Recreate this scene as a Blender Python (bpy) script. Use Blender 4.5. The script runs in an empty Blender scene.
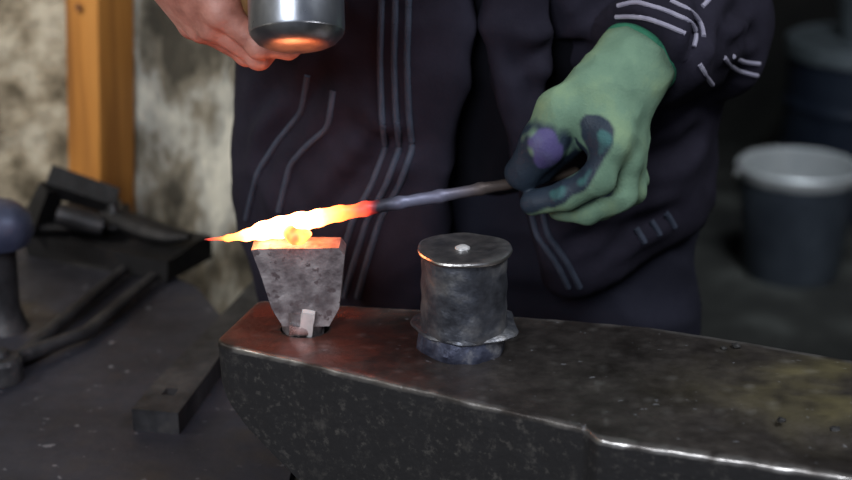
import bpy, bmesh, math, random
import numpy as np
from mathutils import Vector, Matrix, noise
from mathutils.bvhtree import BVHTree

# ------------------------------------------------------------------ camera, world, lights, exposure
PITCH = math.radians(19.5)
FPX = 1500.0
CAM = Vector((0.0, -1.2839, 1.3582))
scn = bpy.context.scene
COL = scn.collection
cd = bpy.data.cameras.new('camera')
cam = bpy.data.objects.new('camera', cd)
COL.objects.link(cam)
cam.location = CAM
cam.rotation_euler = (math.pi / 2 - PITCH, 0, 0)
cd.sensor_width = 36.0
cd.lens = FPX * 36.0 / 852.0
cd.clip_start = 0.02
cd.dof.use_dof = True
cd.dof.focus_distance = 1.37
cd.dof.aperture_fstop = 3.6
scn.camera = cam

w = bpy.data.worlds.new('world')
scn.world = w
w.use_nodes = True
w.node_tree.nodes['Background'].inputs[0].default_value = (0.62, 0.72, 1.0, 1)
w.node_tree.nodes['Background'].inputs[1].default_value = 0.08


def area(name, loc, target, size, power, color, size_y=None):
    l = bpy.data.lights.new(name, 'AREA')
    l.energy = power
    l.color = color
    l.size = size
    if size_y:
        l.shape = 'RECTANGLE'
        l.size_y = size_y
    o = bpy.data.objects.new(name, l)
    COL.objects.link(o)
    o.location = loc
    d = Vector(target) - Vector(loc)
    o.rotation_euler = d.to_track_quat('-Z', 'Y').to_euler()
    return o


area('window_light', (-0.95, -2.6, 2.45), (-0.2, 0.4, 0.8), 1.3, 45.0, (0.90, 0.94, 1.0))
area('wall_fill_light', (-1.6, 0.0, 2.0), (-0.42, 0.95, 0.98), 0.5, 2.6, (1.0, 0.95, 0.86)).data.spread = math.radians(75)  # added lamp, spread kept narrow to brighten the back wall and post
area('skylight', (1.25, -0.45, 2.6), (0.35, 0.2, 0.9), 0.8, 17.0, (0.92, 0.95, 1.0))
area('bucket_fill_light', (0.75, 0.95, 2.3), (0.92, 2.25, 0.25), 0.4, 1.5, (0.8, 0.9, 1.0)).data.spread = math.radians(50)  # added lamp in mid-room, brightens the bucket's rim and inside

vs = scn.view_settings
vs.view_transform = 'Standard'
vs.look = 'None'
vs.gamma = 1.0
vs.use_curve_mapping = False
vs.exposure = 0.9


# ------------------------------------------------------------------ helpers
def at(px, py, Y):
    """the point on the vertical plane y=Y seen at pixel px, py"""
    u, v = (px - 426) / FPX, -(py - 240) / FPX
    r = Vector((u, math.cos(PITCH) + v * math.sin(PITCH), -math.sin(PITCH) + v * math.cos(PITCH)))
    return CAM + r * ((Y - CAM.y) / r.y)


def onz(px, py, Z):
    u, v = (px - 426) / FPX, -(py - 240) / FPX
    r = Vector((u, math.cos(PITCH) + v * math.sin(PITCH), -math.sin(PITCH) + v * math.cos(PITCH)))
    return CAM + r * ((Z - CAM.z) / r.z)


def empty(name, loc, rz=0.0):
    o = bpy.data.objects.new(name, None)
    COL.objects.link(o)
    o.location = loc
    o.rotation_euler = (0, 0, rz)
    return o


def tag(o, label, cat, group=None, kind=None):
    if label:
        o['label'] = label
    if cat:
        o['category'] = cat
    if group:
        o['group'] = group
    if kind:
        o['kind'] = kind
    return o


def link(name, me, mat, parent=None, smooth=True):
    """me has world coordinates; a parent Empty carries its own location"""
    o = bpy.data.objects.new(name, me)
    COL.objects.link(o)
    if mat is not None:
        me.materials.append(mat)
    if smooth:
        me.polygons.foreach_set('use_smooth', [True] * len(me.polygons))
    if parent is not None:
        o.parent = parent
        root = parent
        M = Matrix.Identity(4)
        while root is not None:
            M = Matrix.LocRotScale(root.location, root.rotation_euler, root.scale) @ M
            root = root.parent
        me.transform(M.inverted())
    return o


def from_bm(name, bm, mat, parent=None, smooth=True, bevel=0.0, seg=2):
    if bevel:
        bmesh.ops.bevel(bm, geom=[e for e in bm.edges if len(e.link_faces) == 2 and e.calc_face_angle(0) > 0.5],
                        offset=bevel, segments=seg, profile=0.6, affect='EDGES', clamp_overlap=True)
    bmesh.ops.recalc_face_normals(bm, faces=bm.faces[:])
    me = bpy.data.meshes.new(name)
    bm.to_mesh(me)
    bm.free()
    o = link(name, me, mat, parent, smooth)
    if smooth:
        try:
            me.set_sharp_from_angle(angle=math.radians(38))
        except Exception:
            pass
    return o


def box(bm, c, size, rot=None):
    r = bmesh.ops.create_cube(bm, size=1.0)
    M = Matrix.Translation(Vector(c)) @ (rot.to_4x4() if rot else Matrix.Identity(4)) @ Matrix.Diagonal((*size, 1.0))
    bmesh.ops.transform(bm, matrix=M, verts=r['verts'])
    return r['verts']


def prism(bm, poly, z0, z1):
    a = [bm.verts.new((x, y, z0)) for x, y in poly]
    b = [bm.verts.new((x, y, z1)) for x, y in poly]
    bm.faces.new(a[::-1])
    bm.faces.new(b)
    n = len(poly)
    for i in range(n):
        bm.faces.new((a[i], a[(i + 1) % n], b[(i + 1) % n], b[i]))


def sweep(bm, pts, rad, n=14, flat=(1.0, 1.0), up=Vector((0, 0, 1))):
    pts = [Vector(p) for p in pts]
    if not hasattr(rad, '__len__'):
        rad = [rad] * len(pts)
    rings = []
    for i, p in enumerate(pts):
        t = (pts[min(i + 1, len(pts) - 1)] - pts[max(i - 1, 0)]).normalized()
        s = t.cross(up)
        if s.length < 1e-4:
            s = t.cross(Vector((1, 0, 0)))
        s.normalize()
        q = s.cross(t).normalized()
        rings.append([bm.verts.new(p + s * (math.cos(2 * math.pi * k / n) * rad[i] * flat[0])
                                   + q * (math.sin(2 * math.pi * k / n) * rad[i] * flat[1])) for k in range(n)])
    for i in range(len(rings) - 1):
        for k in range(n):
            bm.faces.new((rings[i][k], rings[i][(k + 1) % n], rings[i + 1][(k + 1) % n], rings[i + 1][k]))
    bm.faces.new(rings[0][::-1])
    bm.faces.new(rings[-1])


def lathe(bm, prof, c, n=64, wob=0.0, seed=0.0, axis=None):
    """prof: (radius, z) list from bottom to top; closed with caps"""
    rings = []
    for j, (r, z) in enumerate(prof):
        ring = []
        for k in range(n):
            a = 2 * math.pi * k / n
            d = Vector((math.cos(a), math.sin(a), 0))
            rr = r + wob * noise.noise(Vector((d.x * 1.7 + seed, d.y * 1.7, z * 12 + seed))) if r > 0.003 else r
            p = Vector((d.x * rr, d.y * rr, z + (wob * 0.5 * noise.noise(Vector((d.x * 1.3, d.y * 1.3, seed + 5))) if wob and r > 0.003 else 0)))
            if axis is not None:
                p = axis @ p
            ring.append(bm.verts.new(Vector(c) + p))
        rings.append(ring)
    for i in range(len(rings) - 1):
        for k in range(n):
            bm.faces.new((rings[i][k], rings[i][(k + 1) % n], rings[i + 1][(k + 1) % n], rings[i + 1][k]))
    bm.faces.new(rings[0][::-1])
    bm.faces.new(rings[-1])


def jitter(bm, amp, freq, seed=0.0):
    bm.normal_update()
    nn = [(v, v.normal.copy()) for v in bm.verts]
    for v, nv in nn:
        v.co += nv * (amp * noise.noise(v.co * freq + Vector((seed, seed * 1.7, 0))))


# -------- smooth blended solids on a grid (surface nets)
class Field:
    def __init__(self, xs, ys, zs):
        self.xs, self.ys, self.zs = [np.asarray(a, dtype=np.float32) for a in (xs, ys, zs)]
        self.D = np.ones((len(xs), len(ys), len(zs)), dtype=np.float32)

    def block(self, lo, hi):
        s = []
        for a, l, h in zip((self.xs, self.ys, self.zs), lo, hi):
            i0 = max(int(np.searchsorted(a, l)) - 1, 0)
            i1 = min(int(np.searchsorted(a, h)) + 1, len(a))
            if i1 <= i0:
                return None
            s.append(slice(i0, i1))
        return tuple(s)

    def grid(self, s):
        return (self.xs[s[0]][:, None, None], self.ys[s[1]][None, :, None], self.zs[s[2]][None, None, :])

    def mix(self, s, d, k):
        a = self.D[s]
        if k > 0:
            h = np.maximum(k - np.abs(a - d), 0) / k
            self.D[s] = np.minimum(a, d) - h * h * (k * 0.25)
        else:
            self.D[s] = np.minimum(a, d)

    def cap(self, a, b, ra, rb, k=0.01, sc=(1, 1, 1)):
        m = max(ra, rb) * max(sc) + k + 0.02
        lo = [min(a[i], b[i]) - m for i in range(3)]
        hi = [max(a[i], b[i]) + m for i in range(3)]
        s = self.block(lo, hi)
        if s is None:
            return
        X, Y, Z = self.grid(s)
        isc = [1.0 / q for q in sc]
        ba = [(b[i] - a[i]) * isc[i] for i in range(3)]
        px, py, pz = (X - a[0]) * isc[0], (Y - a[1]) * isc[1], (Z - a[2]) * isc[2]
        L = max(sum(q * q for q in ba), 1e-9)
        t = np.clip((px * ba[0] + py * ba[1] + pz * ba[2]) / L, 0, 1)
        d = np.sqrt((px - t * ba[0]) ** 2 + (py - t * ba[1]) ** 2 + (pz - t * ba[2]) ** 2) - (ra + t * (rb - ra))
        self.mix(s, d * min(sc), k)

    def chain(self, pts, rad, k=0.006, sc=(1, 1, 1)):
        for i in range(len(pts) - 1):
            self.cap(pts[i], pts[i + 1], rad[i], rad[i + 1], k, sc)

    def ball(self, c, r, k=0.01, sc=(1, 1, 1)):
        self.cap(c, (c[0], c[1], c[2] + 1e-4), r, r, k, sc)

    def carve(self, fn, k=0.0):
        X, Y, Z = self.grid((slice(None),) * 3)
        d = fn(X, Y, Z)
        if k > 0:
            h = np.maximum(k - np.abs(self.D - d), 0) / k
            self.D = np.maximum(self.D, d) + h * h * (k * 0.25)
        else:
            self.D = np.maximum(self.D, d)

    def carve_cap(self, a, b, ra, rb, k=0.004):
        m = max(ra, rb) + 0.02
        s = self.block([min(a[i], b[i]) - m for i in range(3)], [max(a[i], b[i]) + m for i in range(3)])
        X, Y, Z = self.grid(s)
        ba = [b[i] - a[i] for i in range(3)]
        px, py, pz = X - a[0], Y - a[1], Z - a[2]
        L = max(sum(q * q for q in ba), 1e-9)
        t = np.clip((px * ba[0] + py * ba[1] + pz * ba[2]) / L, 0, 1)
        d = (ra + t * (rb - ra)) - np.sqrt((px - t * ba[0]) ** 2 + (py - t * ba[1]) ** 2 + (pz - t * ba[2]) ** 2)
        A = self.D[s]
        h = np.maximum(k - np.abs(A - d), 0) / k
        self.D[s] = np.maximum(A, d) + h * h * (k * 0.25)

    def mesh(self, name):
        D, xs, ys, zs = self.D, self.xs, self.ys, self.zs
        S = D < 0
        nx, ny, nz = D.shape
        cnt = np.zeros((nx - 1, ny - 1, nz - 1), dtype=np.int8)
        for i in (0, 1):
            for j in (0, 1):
                for k in (0, 1):
                    cnt += S[i:nx - 1 + i, j:ny - 1 + j, k:nz - 1 + k]
        I, J, K = np.nonzero((cnt > 0) & (cnt < 8))
        idx = np.full(cnt.shape, -1, dtype=np.int32)
        idx[I, J, K] = np.arange(len(I))
        P = np.zeros((len(I), 3))
        C = np.zeros(len(I))
        corners = [(i, j, k) for i in (0, 1) for j in (0, 1) for k in (0, 1)]
        for c in corners:
            for ax in range(3):
                if c[ax] == 1:
                    continue
                e = list(c)
                e[ax] = 1
                d0 = D[I + c[0], J + c[1], K + c[2]]
                d1 = D[I + e[0], J + e[1], K + e[2]]
                m = (d0 < 0) != (d1 < 0)
                t = np.where(m, d0 / np.where(m, d0 - d1, 1), 0)
                p0 = np.stack([xs[I + c[0]], ys[J + c[1]], zs[K + c[2]]], 1)
                p1 = np.stack([xs[I + e[0]], ys[J + e[1]], zs[K + e[2]]], 1)
                P += np.where(m[:, None], p0 + (p1 - p0) * t[:, None], 0)
                C += m
        P /= C[:, None]
        quads = []
        a, b, c = np.nonzero(S[:-1, 1:-1, 1:-1] != S[1:, 1:-1, 1:-1])
        q = np.stack([idx[a, b, c], idx[a, b + 1, c], idx[a, b + 1, c + 1], idx[a, b, c + 1]], 1)
        f = S[a, b + 1, c + 1]
        q[~f] = q[~f][:, ::-1]
        quads.append(q)
        a, b, c = np.nonzero(S[1:-1, :-1, 1:-1] != S[1:-1, 1:, 1:-1])
        q = np.stack([idx[a, b, c], idx[a, b, c + 1], idx[a + 1, b, c + 1], idx[a + 1, b, c]], 1)
        f = S[a + 1, b, c + 1]
        q[~f] = q[~f][:, ::-1]
        quads.append(q)
        a, b, c = np.nonzero(S[1:-1, 1:-1, :-1] != S[1:-1, 1:-1, 1:])
        q = np.stack([idx[a, b, c], idx[a + 1, b, c], idx[a + 1, b + 1, c], idx[a, b + 1, c]], 1)
        f = S[a + 1, b + 1, c]
        q[~f] = q[~f][:, ::-1]
        quads.append(q)
        Q = np.concatenate(quads).astype(np.int32)
        Q = Q[(Q >= 0).all(1)]
        me = bpy.data.meshes.new(name)
        me.vertices.add(len(P))
        me.vertices.foreach_set('co', P.astype(np.float32).ravel())
        me.loops.add(Q.size)
        me.loops.foreach_set('vertex_index', Q.ravel())
        me.polygons.add(len(Q))
        me.polygons.foreach_set('loop_start', np.arange(0, Q.size, 4, dtype=np.int32))
        me.update(calc_edges=True)
        me.validate()
        return me


def coords(me):
    P = np.zeros(len(me.vertices) * 3, dtype=np.float32)
    me.vertices.foreach_get('co', P)
    return P.reshape(-1, 3)


def normals(me):
    P = np.zeros(len(me.vertices) * 3, dtype=np.float32)
    me.vertices.foreach_get('normal', P)
    return P.reshape(-1, 3)


def put(me, P):
    me.vertices.foreach_set('co', P.astype(np.float32).ravel())
    me.update()


def attr(me, name, vals):
    a = me.attributes.new(name, 'FLOAT', 'POINT')
    a.data.foreach_set('value', np.asarray(vals, dtype=np.float32))


def steps(lo, hi, h, fine=None):
    """grid line positions; fine = (lo, hi, h) for a denser stretch"""
    if not fine:
        return np.arange(lo, hi + h, h)
    return np.concatenate([np.arange(lo, fine[0], h), np.arange(fine[0], fine[1], fine[2]), np.arange(fine[1], hi + h, h)])


# ------------------------------------------------------------------ materials
def nodes(name):
    m = bpy.data.materials.new(name)
    m.use_nodes = True
    nt = m.node_tree
    return m, nt, nt.nodes['Principled BSDF'], nt.nodes, nt.links


def ramp(node, stops):
    e = node.color_ramp.elements
    while len(e) > 1:
        e.remove(e[-1])
    e[0].position = stops[0][0]
    e[0].color = (*stops[0][1], 1)
    for p, c in stops[1:]:
        e.new(p).color = (*c, 1)


def noise_mat(name, stops, scale=8.0, detail=8.0, rough=(0.5, 0.7), metal=0.0, bump=0.2, bscale=60.0, bdist=0.002,
              stretch=(1, 1, 1), specks=None, spec=0.5):
    m, nt, b, N, L = nodes(name)
    tc = N.new('ShaderNodeTexCoord')
    mp = N.new('ShaderNodeMapping')
    mp.inputs['Scale'].default_value = stretch
    L.new(tc.outputs['Object'], mp.inputs['Vector'])
    n1 = N.new('ShaderNodeTexNoise')
    n1.inputs['Scale'].default_value = scale
    n1.inputs['Detail'].default_value = detail
    n1.inputs['Roughness'].default_value = 0.6
    L.new(mp.outputs[0], n1.inputs['Vector'])
    cr = N.new('ShaderNodeValToRGB')
    ramp(cr, stops)
    L.new(n1.outputs['Fac'], cr.inputs[0])
    colout = cr.outputs[0]
    n2 = N.new('ShaderNodeTexNoise')
    n2.inputs['Scale'].default_value = bscale
    n2.inputs['Detail'].default_value = 6.0
    L.new(mp.outputs[0], n2.inputs['Vector'])
    if specks:
        scol, sscale, thr = specks
        n3 = N.new('ShaderNodeTexNoise')
        n3.inputs['Scale'].default_value = sscale
        n3.inputs['Detail'].default_value = 3.0
        L.new(tc.outputs['Object'], n3.inputs['Vector'])
        r3 = N.new('ShaderNodeValToRGB')
        r3.color_ramp.elements[0].position = thr
        r3.color_ramp.elements[1].position = thr + 0.05
        L.new(n3.outputs['Fac'], r3.inputs[0])
        mx = N.new('ShaderNodeMixRGB')
        L.new(r3.outputs[0], mx.inputs[0])
        L.new(colout, mx.inputs[1])
        mx.inputs[2].default_value = (*scol, 1)
        colout = mx.outputs[0]
    L.new(colout, b.inputs['Base Color'])
    mr = N.new('ShaderNodeMapRange')
    mr.inputs['From Min'].default_value = 0.3
    mr.inputs['From Max'].default_value = 0.7
    mr.inputs['To Min'].default_value = rough[0]
    mr.inputs['To Max'].default_value = rough[1]
    L.new(n2.outputs['Fac'], mr.inputs['Value'])
    L.new(mr.outputs[0], b.inputs['Roughness'])
    b.inputs['Metallic'].default_value = metal
    b.inputs['Specular IOR Level'].default_value = spec
    bp = N.new('ShaderNodeBump')
    bp.inputs['Strength'].default_value = bump
    bp.inputs['Distance'].default_value = bdist
    L.new(n2.outputs['Fac'], bp.inputs['Height'])
    L.new(bp.outputs[0], b.inputs['Normal'])
    m['_col'] = 1
    return m


def mix_by_attr(m, name, col, rough=None, metal=None):
    """blend the base colour (and roughness) towards a second surface where the mesh carries the attribute"""
    nt = m.node_tree
    N, L = nt.nodes, nt.links
    b = N['Principled BSDF']
    at_ = N.new('ShaderNodeAttribute')
    at_.attribute_name = name
    src = b.inputs['Base Color'].links[0].from_socket
    mx = N.new('ShaderNodeMixRGB')
    L.new(at_.outputs['Fac'], mx.inputs[0])
    L.new(src, mx.inputs[1])
    mx.inputs[2].default_value = (*col, 1)
    L.new(mx.outputs[0], b.inputs['Base Color'])
    for nm, val in (('Roughness', rough), ('Metallic', metal)):
        if val is None:
            continue
        mm = N.new('ShaderNodeMix')
        L.new(at_.outputs['Fac'], mm.inputs[0])
        if b.inputs[nm].links:
            L.new(b.inputs[nm].links[0].from_socket, mm.inputs[2])
        else:
            mm.inputs[2].default_value = b.inputs[nm].default_value
        mm.inputs[3].default_value = val
        L.new(mm.outputs[0], b.inputs[nm])
    return m


M = {}
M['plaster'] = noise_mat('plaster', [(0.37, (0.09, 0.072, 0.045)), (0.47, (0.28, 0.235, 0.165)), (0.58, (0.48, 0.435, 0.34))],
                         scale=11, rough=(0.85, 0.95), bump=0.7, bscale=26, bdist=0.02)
M['pier'] = noise_mat('pier', [(0.38, (0.055, 0.047, 0.033)), (0.47, (0.20, 0.175, 0.13)), (0.53, (0.38, 0.365, 0.315)), (0.62, (0.62, 0.59, 0.49))],
                      scale=9, rough=(0.85, 0.95), bump=0.7, bscale=22, bdist=0.02, stretch=(1.6, 1, 0.7))
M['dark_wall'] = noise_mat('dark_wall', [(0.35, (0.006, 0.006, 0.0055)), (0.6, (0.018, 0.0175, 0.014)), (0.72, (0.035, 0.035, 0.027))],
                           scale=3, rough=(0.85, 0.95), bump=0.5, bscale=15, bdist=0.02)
M['floor'] = noise_mat('floor', [(0.38, (0.005, 0.005, 0.004)), (0.54, (0.018, 0.018, 0.015)), (0.7, (0.065, 0.068, 0.06))],
                       scale=3.2, rough=(0.7, 0.9), bump=0.4, bscale=20, bdist=0.01)
M['wood'] = noise_mat('wood', [(0.3, (0.20, 0.075, 0.013)), (0.5, (0.38, 0.155, 0.028)), (0.7, (0.50, 0.225, 0.048))],
                      scale=14, rough=(0.55, 0.75), bump=0.15, bscale=30, bdist=0.002, stretch=(2.2, 2.2, 0.12))
M['stump'] = noise_mat('stump', [(0.3, (0.05, 0.03, 0.015)), (0.7, (0.14, 0.09, 0.05))], scale=10, stretch=(2, 2, 0.2), rough=(.7, .9), bump=.4, bscale=30, bdist=.006)
M['handle_wood'] = noise_mat('handle_wood', [(0.3, (0.16, 0.08, 0.03)), (0.7, (0.30, 0.17, 0.07))], scale=20, rough=(.45, .6), bump=.1)
M['bench'] = noise_mat('bench', [(0.36, (0.022, 0.022, 0.030)), (0.52, (0.040, 0.040, 0.054)), (0.68, (0.062, 0.049, 0.038))],
                       scale=5, rough=(0.45, 0.62), metal=0.35, bump=0.35, bscale=45, bdist=0.003, specks=((0.17, 0.17, 0.19), 70, 0.68))
M['bench_frame'] = noise_mat('bench_frame', [(0.4, (0.02, 0.02, 0.02)), (0.7, (0.05, 0.045, 0.04))], rough=(.6, .8), metal=.3)
M['iron'] = noise_mat('iron', [(0.35, (0.02, 0.02, 0.023)), (0.55, (0.05, 0.05, 0.056)), (0.72, (0.09, 0.085, 0.085))],
                      scale=22, rough=(0.42, 0.62), metal=0.6, bump=0.4, bscale=80, bdist=0.002)
M['iron_brown'] = noise_mat('iron_brown', [(0.35, (0.005, 0.005, 0.006)), (0.6, (0.011, 0.0105, 0.012)), (0.75, (0.05, 0.035, 0.025))],
                            scale=14, rough=(0.55, 0.75), metal=0.4, bump=0.4, bscale=60, bdist=0.003)
M['blue_steel'] = noise_mat('blue_steel', [(0.35, (0.035, 0.042, 0.085)), (0.65, (0.085, 0.10, 0.16))], scale=12, rough=(.4, .55), metal=.4, bump=.2)
M['worn_steel'] = noise_mat('worn_steel', [(0.3, (0.30, 0.30, 0.31)), (0.7, (0.6, 0.6, 0.62))], scale=30, rough=(0.25, 0.4), metal=1.0, bump=0.2)
M['bright_steel'] = noise_mat('bright_steel', [(0.3, (0.62, 0.62, 0.63)), (0.7, (0.85, 0.85, 0.85))], scale=40, rough=(0.25, 0.4), metal=0.45, bump=0.15)
M['hardy'] = noise_mat('hardy', [(0.34, (0.11, 0.09, 0.095)), (0.5, (0.23, 0.20, 0.208)), (0.68, (0.40, 0.37, 0.375))],
                       scale=48, rough=(0.38, 0.6), metal=0.55, bump=0.6, bscale=110, bdist=0.002, specks=((0.14, 0.11, 0.115), 130, 0.60))
M['cyl'] = noise_mat('cyl', [(0.33, (0.04, 0.042, 0.052)), (0.5, (0.11, 0.117, 0.14)), (0.63, (0.24, 0.24, 0.25)), (0.72, (0.42, 0.35, 0.28))],
                     scale=26, rough=(0.36, 0.55), metal=0.75, bump=0.6, bscale=90, bdist=0.003)
M['cyl_top'] = noise_mat('cyl_top', [(0.35, (0.09, 0.09, 0.10)), (0.65, (0.22, 0.21, 0.21))], scale=40, rough=(0.34, 0.5), metal=0.85, bump=0.4, bscale=120)
M['collar'] = noise_mat('collar', [(0.35, (0.03, 0.034, 0.06)), (0.55, (0.09, 0.10, 0.15)), (0.7, (0.34, 0.34, 0.36))], scale=45, rough=(0.4, 0.6), metal=0.6, bump=0.6, bscale=100, bdist=.003)
M['hammer'] = noise_mat('hammer', [(0.35, (0.22, 0.24, 0.28)), (0.65, (0.42, 0.44, 0.48))], scale=18, rough=(0.25, 0.38), metal=0.9, bump=0.15, stretch=(1, 1, .3))
M['hammer_face'] = noise_mat('hammer_face', [(0.35, (0.38, 0.38, 0.40)), (0.65, (0.55, 0.55, 0.56))], scale=30, rough=(0.3, 0.42), metal=1.0, bump=0.15)
M['skin'] = noise_mat('skin', [(0.34, (0.30, 0.115, 0.085)), (0.5, (0.50, 0.215, 0.165)), (0.66, (0.62, 0.31, 0.25))], scale=26, rough=(0.45, 0.6), bump=0.5, bscale=170, bdist=0.0015)
M['skin'].node_tree.nodes['Principled BSDF'].inputs['Subsurface Weight'].default_value = 0.08
M['skin'].node_tree.nodes['Principled BSDF'].inputs['Subsurface Radius'].default_value = (0.006, 0.002, 0.001)
M['jacket'] = noise_mat('jacket', [(0.3, (0.0105, 0.0096, 0.0165)), (0.7, (0.0190, 0.0175, 0.029))], scale=14, rough=(0.8, 0.95), bump=0.35, bscale=300, bdist=0.001, spec=.12)
M['stripe'] = noise_mat('stripe', [(0.3, (0.026, 0.034, 0.054)), (0.7, (0.046, 0.056, 0.084))], scale=60, rough=(0.7, 0.85), bump=0.2, bscale=300, spec=.3)
M['pale_stripe'] = noise_mat('pale_stripe', [(0.3, (0.22, 0.21, 0.28)), (0.7, (0.33, 0.32, 0.40))], scale=60, rough=(0.7, 0.85), bump=0.2, bscale=300, spec=.3)
M['trousers'] = noise_mat('trousers', [(0.3, (0.0105, 0.0110, 0.0195)), (0.7, (0.0185, 0.0190, 0.030))], scale=14, rough=(0.8, 0.95), bump=0.3, bscale=260, bdist=0.001, spec=.12)
M['shirt'] = noise_mat('shirt', [(0.3, (0.003, 0.003, 0.005)), (0.7, (0.006, 0.006, 0.009))], scale=14, rough=(0.8, 0.95), bump=0.2, spec=.08)
M['boot'] = noise_mat('boot', [(0.3, (0.012, 0.010, 0.009)), (0.7, (0.03, 0.025, 0.02))], rough=(.5, .7), bump=.2)
M['hair'] = noise_mat('hair', [(0.3, (0.02, 0.015, 0.012)), (0.7, (0.06, 0.05, 0.04))], scale=60, rough=(.5, .7), bump=.5, bscale=200)
M['glove'] = noise_mat('glove', [(0.3, (0.105, 0.185, 0.13)), (0.5, (0.145, 0.24, 0.165)), (0.7, (0.22, 0.315, 0.18))], scale=16, rough=(0.8, 0.92), bump=0.55, bscale=420, bdist=0.0012, spec=.25)
mix_by_attr(M['glove'], 'coat', (0.022, 0.034, 0.052), rough=0.5)
mix_by_attr(M['glove'], 'tealrub', (0.045, 0.135, 0.135), rough=0.6)
mix_by_attr(M['glove'], 'violet', (0.085, 0.07, 0.19), rough=0.6)
M['cuff'] = noise_mat('cuff', [(0.3, (0.012, 0.12, 0.07)), (0.7, (0.035, 0.21, 0.12))], scale=40, rough=(.8, .9), bump=.5, bscale=400)
M['bucket'] = noise_mat('bucket', [(0.35, (0.05, 0.06, 0.08)), (0.65, (0.11, 0.13, 0.16))], scale=6, rough=(0.35, 0.55), metal=0.6, bump=0.1)
M['bucket_rim'] = noise_mat('bucket_rim', [(0.35, (0.42, 0.44, 0.45)), (0.65, (0.62, 0.63, 0.62))], scale=6, rough=(0.35, 0.5), metal=0.5, bump=0.1)
M['barrel'] = noise_mat('barrel', [(0.35, (0.008, 0.012, 0.025)), (0.65, (0.02, 0.028, 0.045))], scale=5, rough=(0.4, 0.6), metal=0.3, bump=0.1)
M['barrel_lid'] = noise_mat('barrel_lid', [(0.35, (0.085, 0.105, 0.115)), (0.65, (0.16, 0.185, 0.20))], scale=5, rough=(0.4, 0.6), metal=0.3, bump=0.1)
M['slag'] = noise_mat('slag', [(0.3, (0.006, 0.006, 0.007)), (0.7, (0.025, 0.024, 0.024))], scale=60, rough=(.5, .8), bump=.5, bscale=150)


def anvil_material():
    m = noise_mat('anvil_steel', [(0.34, (0.035, 0.030, 0.028)), (0.52, (0.075, 0.066, 0.062)), (0.70, (0.13, 0.115, 0.105))],
                  scale=17, rough=(0.34, 0.52), metal=0.72, bump=0.42, bscale=95, bdist=0.0022, specks=((0.26, 0.26, 0.28), 120, 0.69))
    mix_by_attr(m, 'side', (0.030, 0.029, 0.031), rough=0.62, metal=0.45)
    nt = m.node_tree
    N, L = nt.nodes, nt.links
    b = N['Principled BSDF']
    tc = N.new('ShaderNodeTexCoord')
    fac = None
    for sc_, lo_, hi_, wgt in ((130.0, 0.55, 0.72, 0.8), (48.0, 0.56, 0.74, 0.55)):
        nz_ = N.new('ShaderNodeTexNoise')
        nz_.inputs['Scale'].default_value = sc_
        nz_.inputs['Detail'].default_value = 5
        nz_.inputs['Roughness'].default_value = 0.7
        L.new(tc.outputs['Object'], nz_.inputs['Vector'])
        mr_ = N.new('ShaderNodeMapRange')
        mr_.inputs['From Min'].default_value = lo_
        mr_.inputs['From Max'].default_value = hi_
        mr_.inputs['To Max'].default_value = wgt
        L.new(nz_.outputs['Fac'], mr_.inputs['Value'])
        if fac is None:
            fac = mr_.outputs[0]
        else:
            ad_ = N.new('ShaderNodeMath')
            ad_.operation = 'MAXIMUM'
            L.new(fac, ad_.inputs[0])
            L.new(mr_.outputs[0], ad_.inputs[1])
            fac = ad_.outputs[0]
    sd = N.new('ShaderNodeAttribute')
    sd.attribute_name = 'side'
    ml_ = N.new('ShaderNodeMath')
    ml_.operation = 'MULTIPLY'
    L.new(sd.outputs['Fac'], ml_.inputs[0])
    L.new(fac, ml_.inputs[1])
    mx_ = N.new('ShaderNodeMixRGB')
    L.new(ml_.outputs[0], mx_.inputs[0])
    L.new(b.inputs['Base Color'].links[0].from_socket, mx_.inputs[1])
    mx_.inputs[2].default_value = (0.135, 0.125, 0.115, 1)
    L.new(mx_.outputs[0], b.inputs['Base Color'])
    mix_by_attr(m, 'scale_and_glow', (0.165, 0.05, 0.034), rough=0.36, metal=0.6)  # brown-red scale, with the rod's red glow partly painted in
    mix_by_attr(m, 'rust', (0.19, 0.165, 0.08), rough=0.55, metal=0.45)
    mix_by_attr(m, 'wear', (0.62, 0.60, 0.58), rough=0.28, metal=1.0)
    return m


M['anvil'] = anvil_material()


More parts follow.
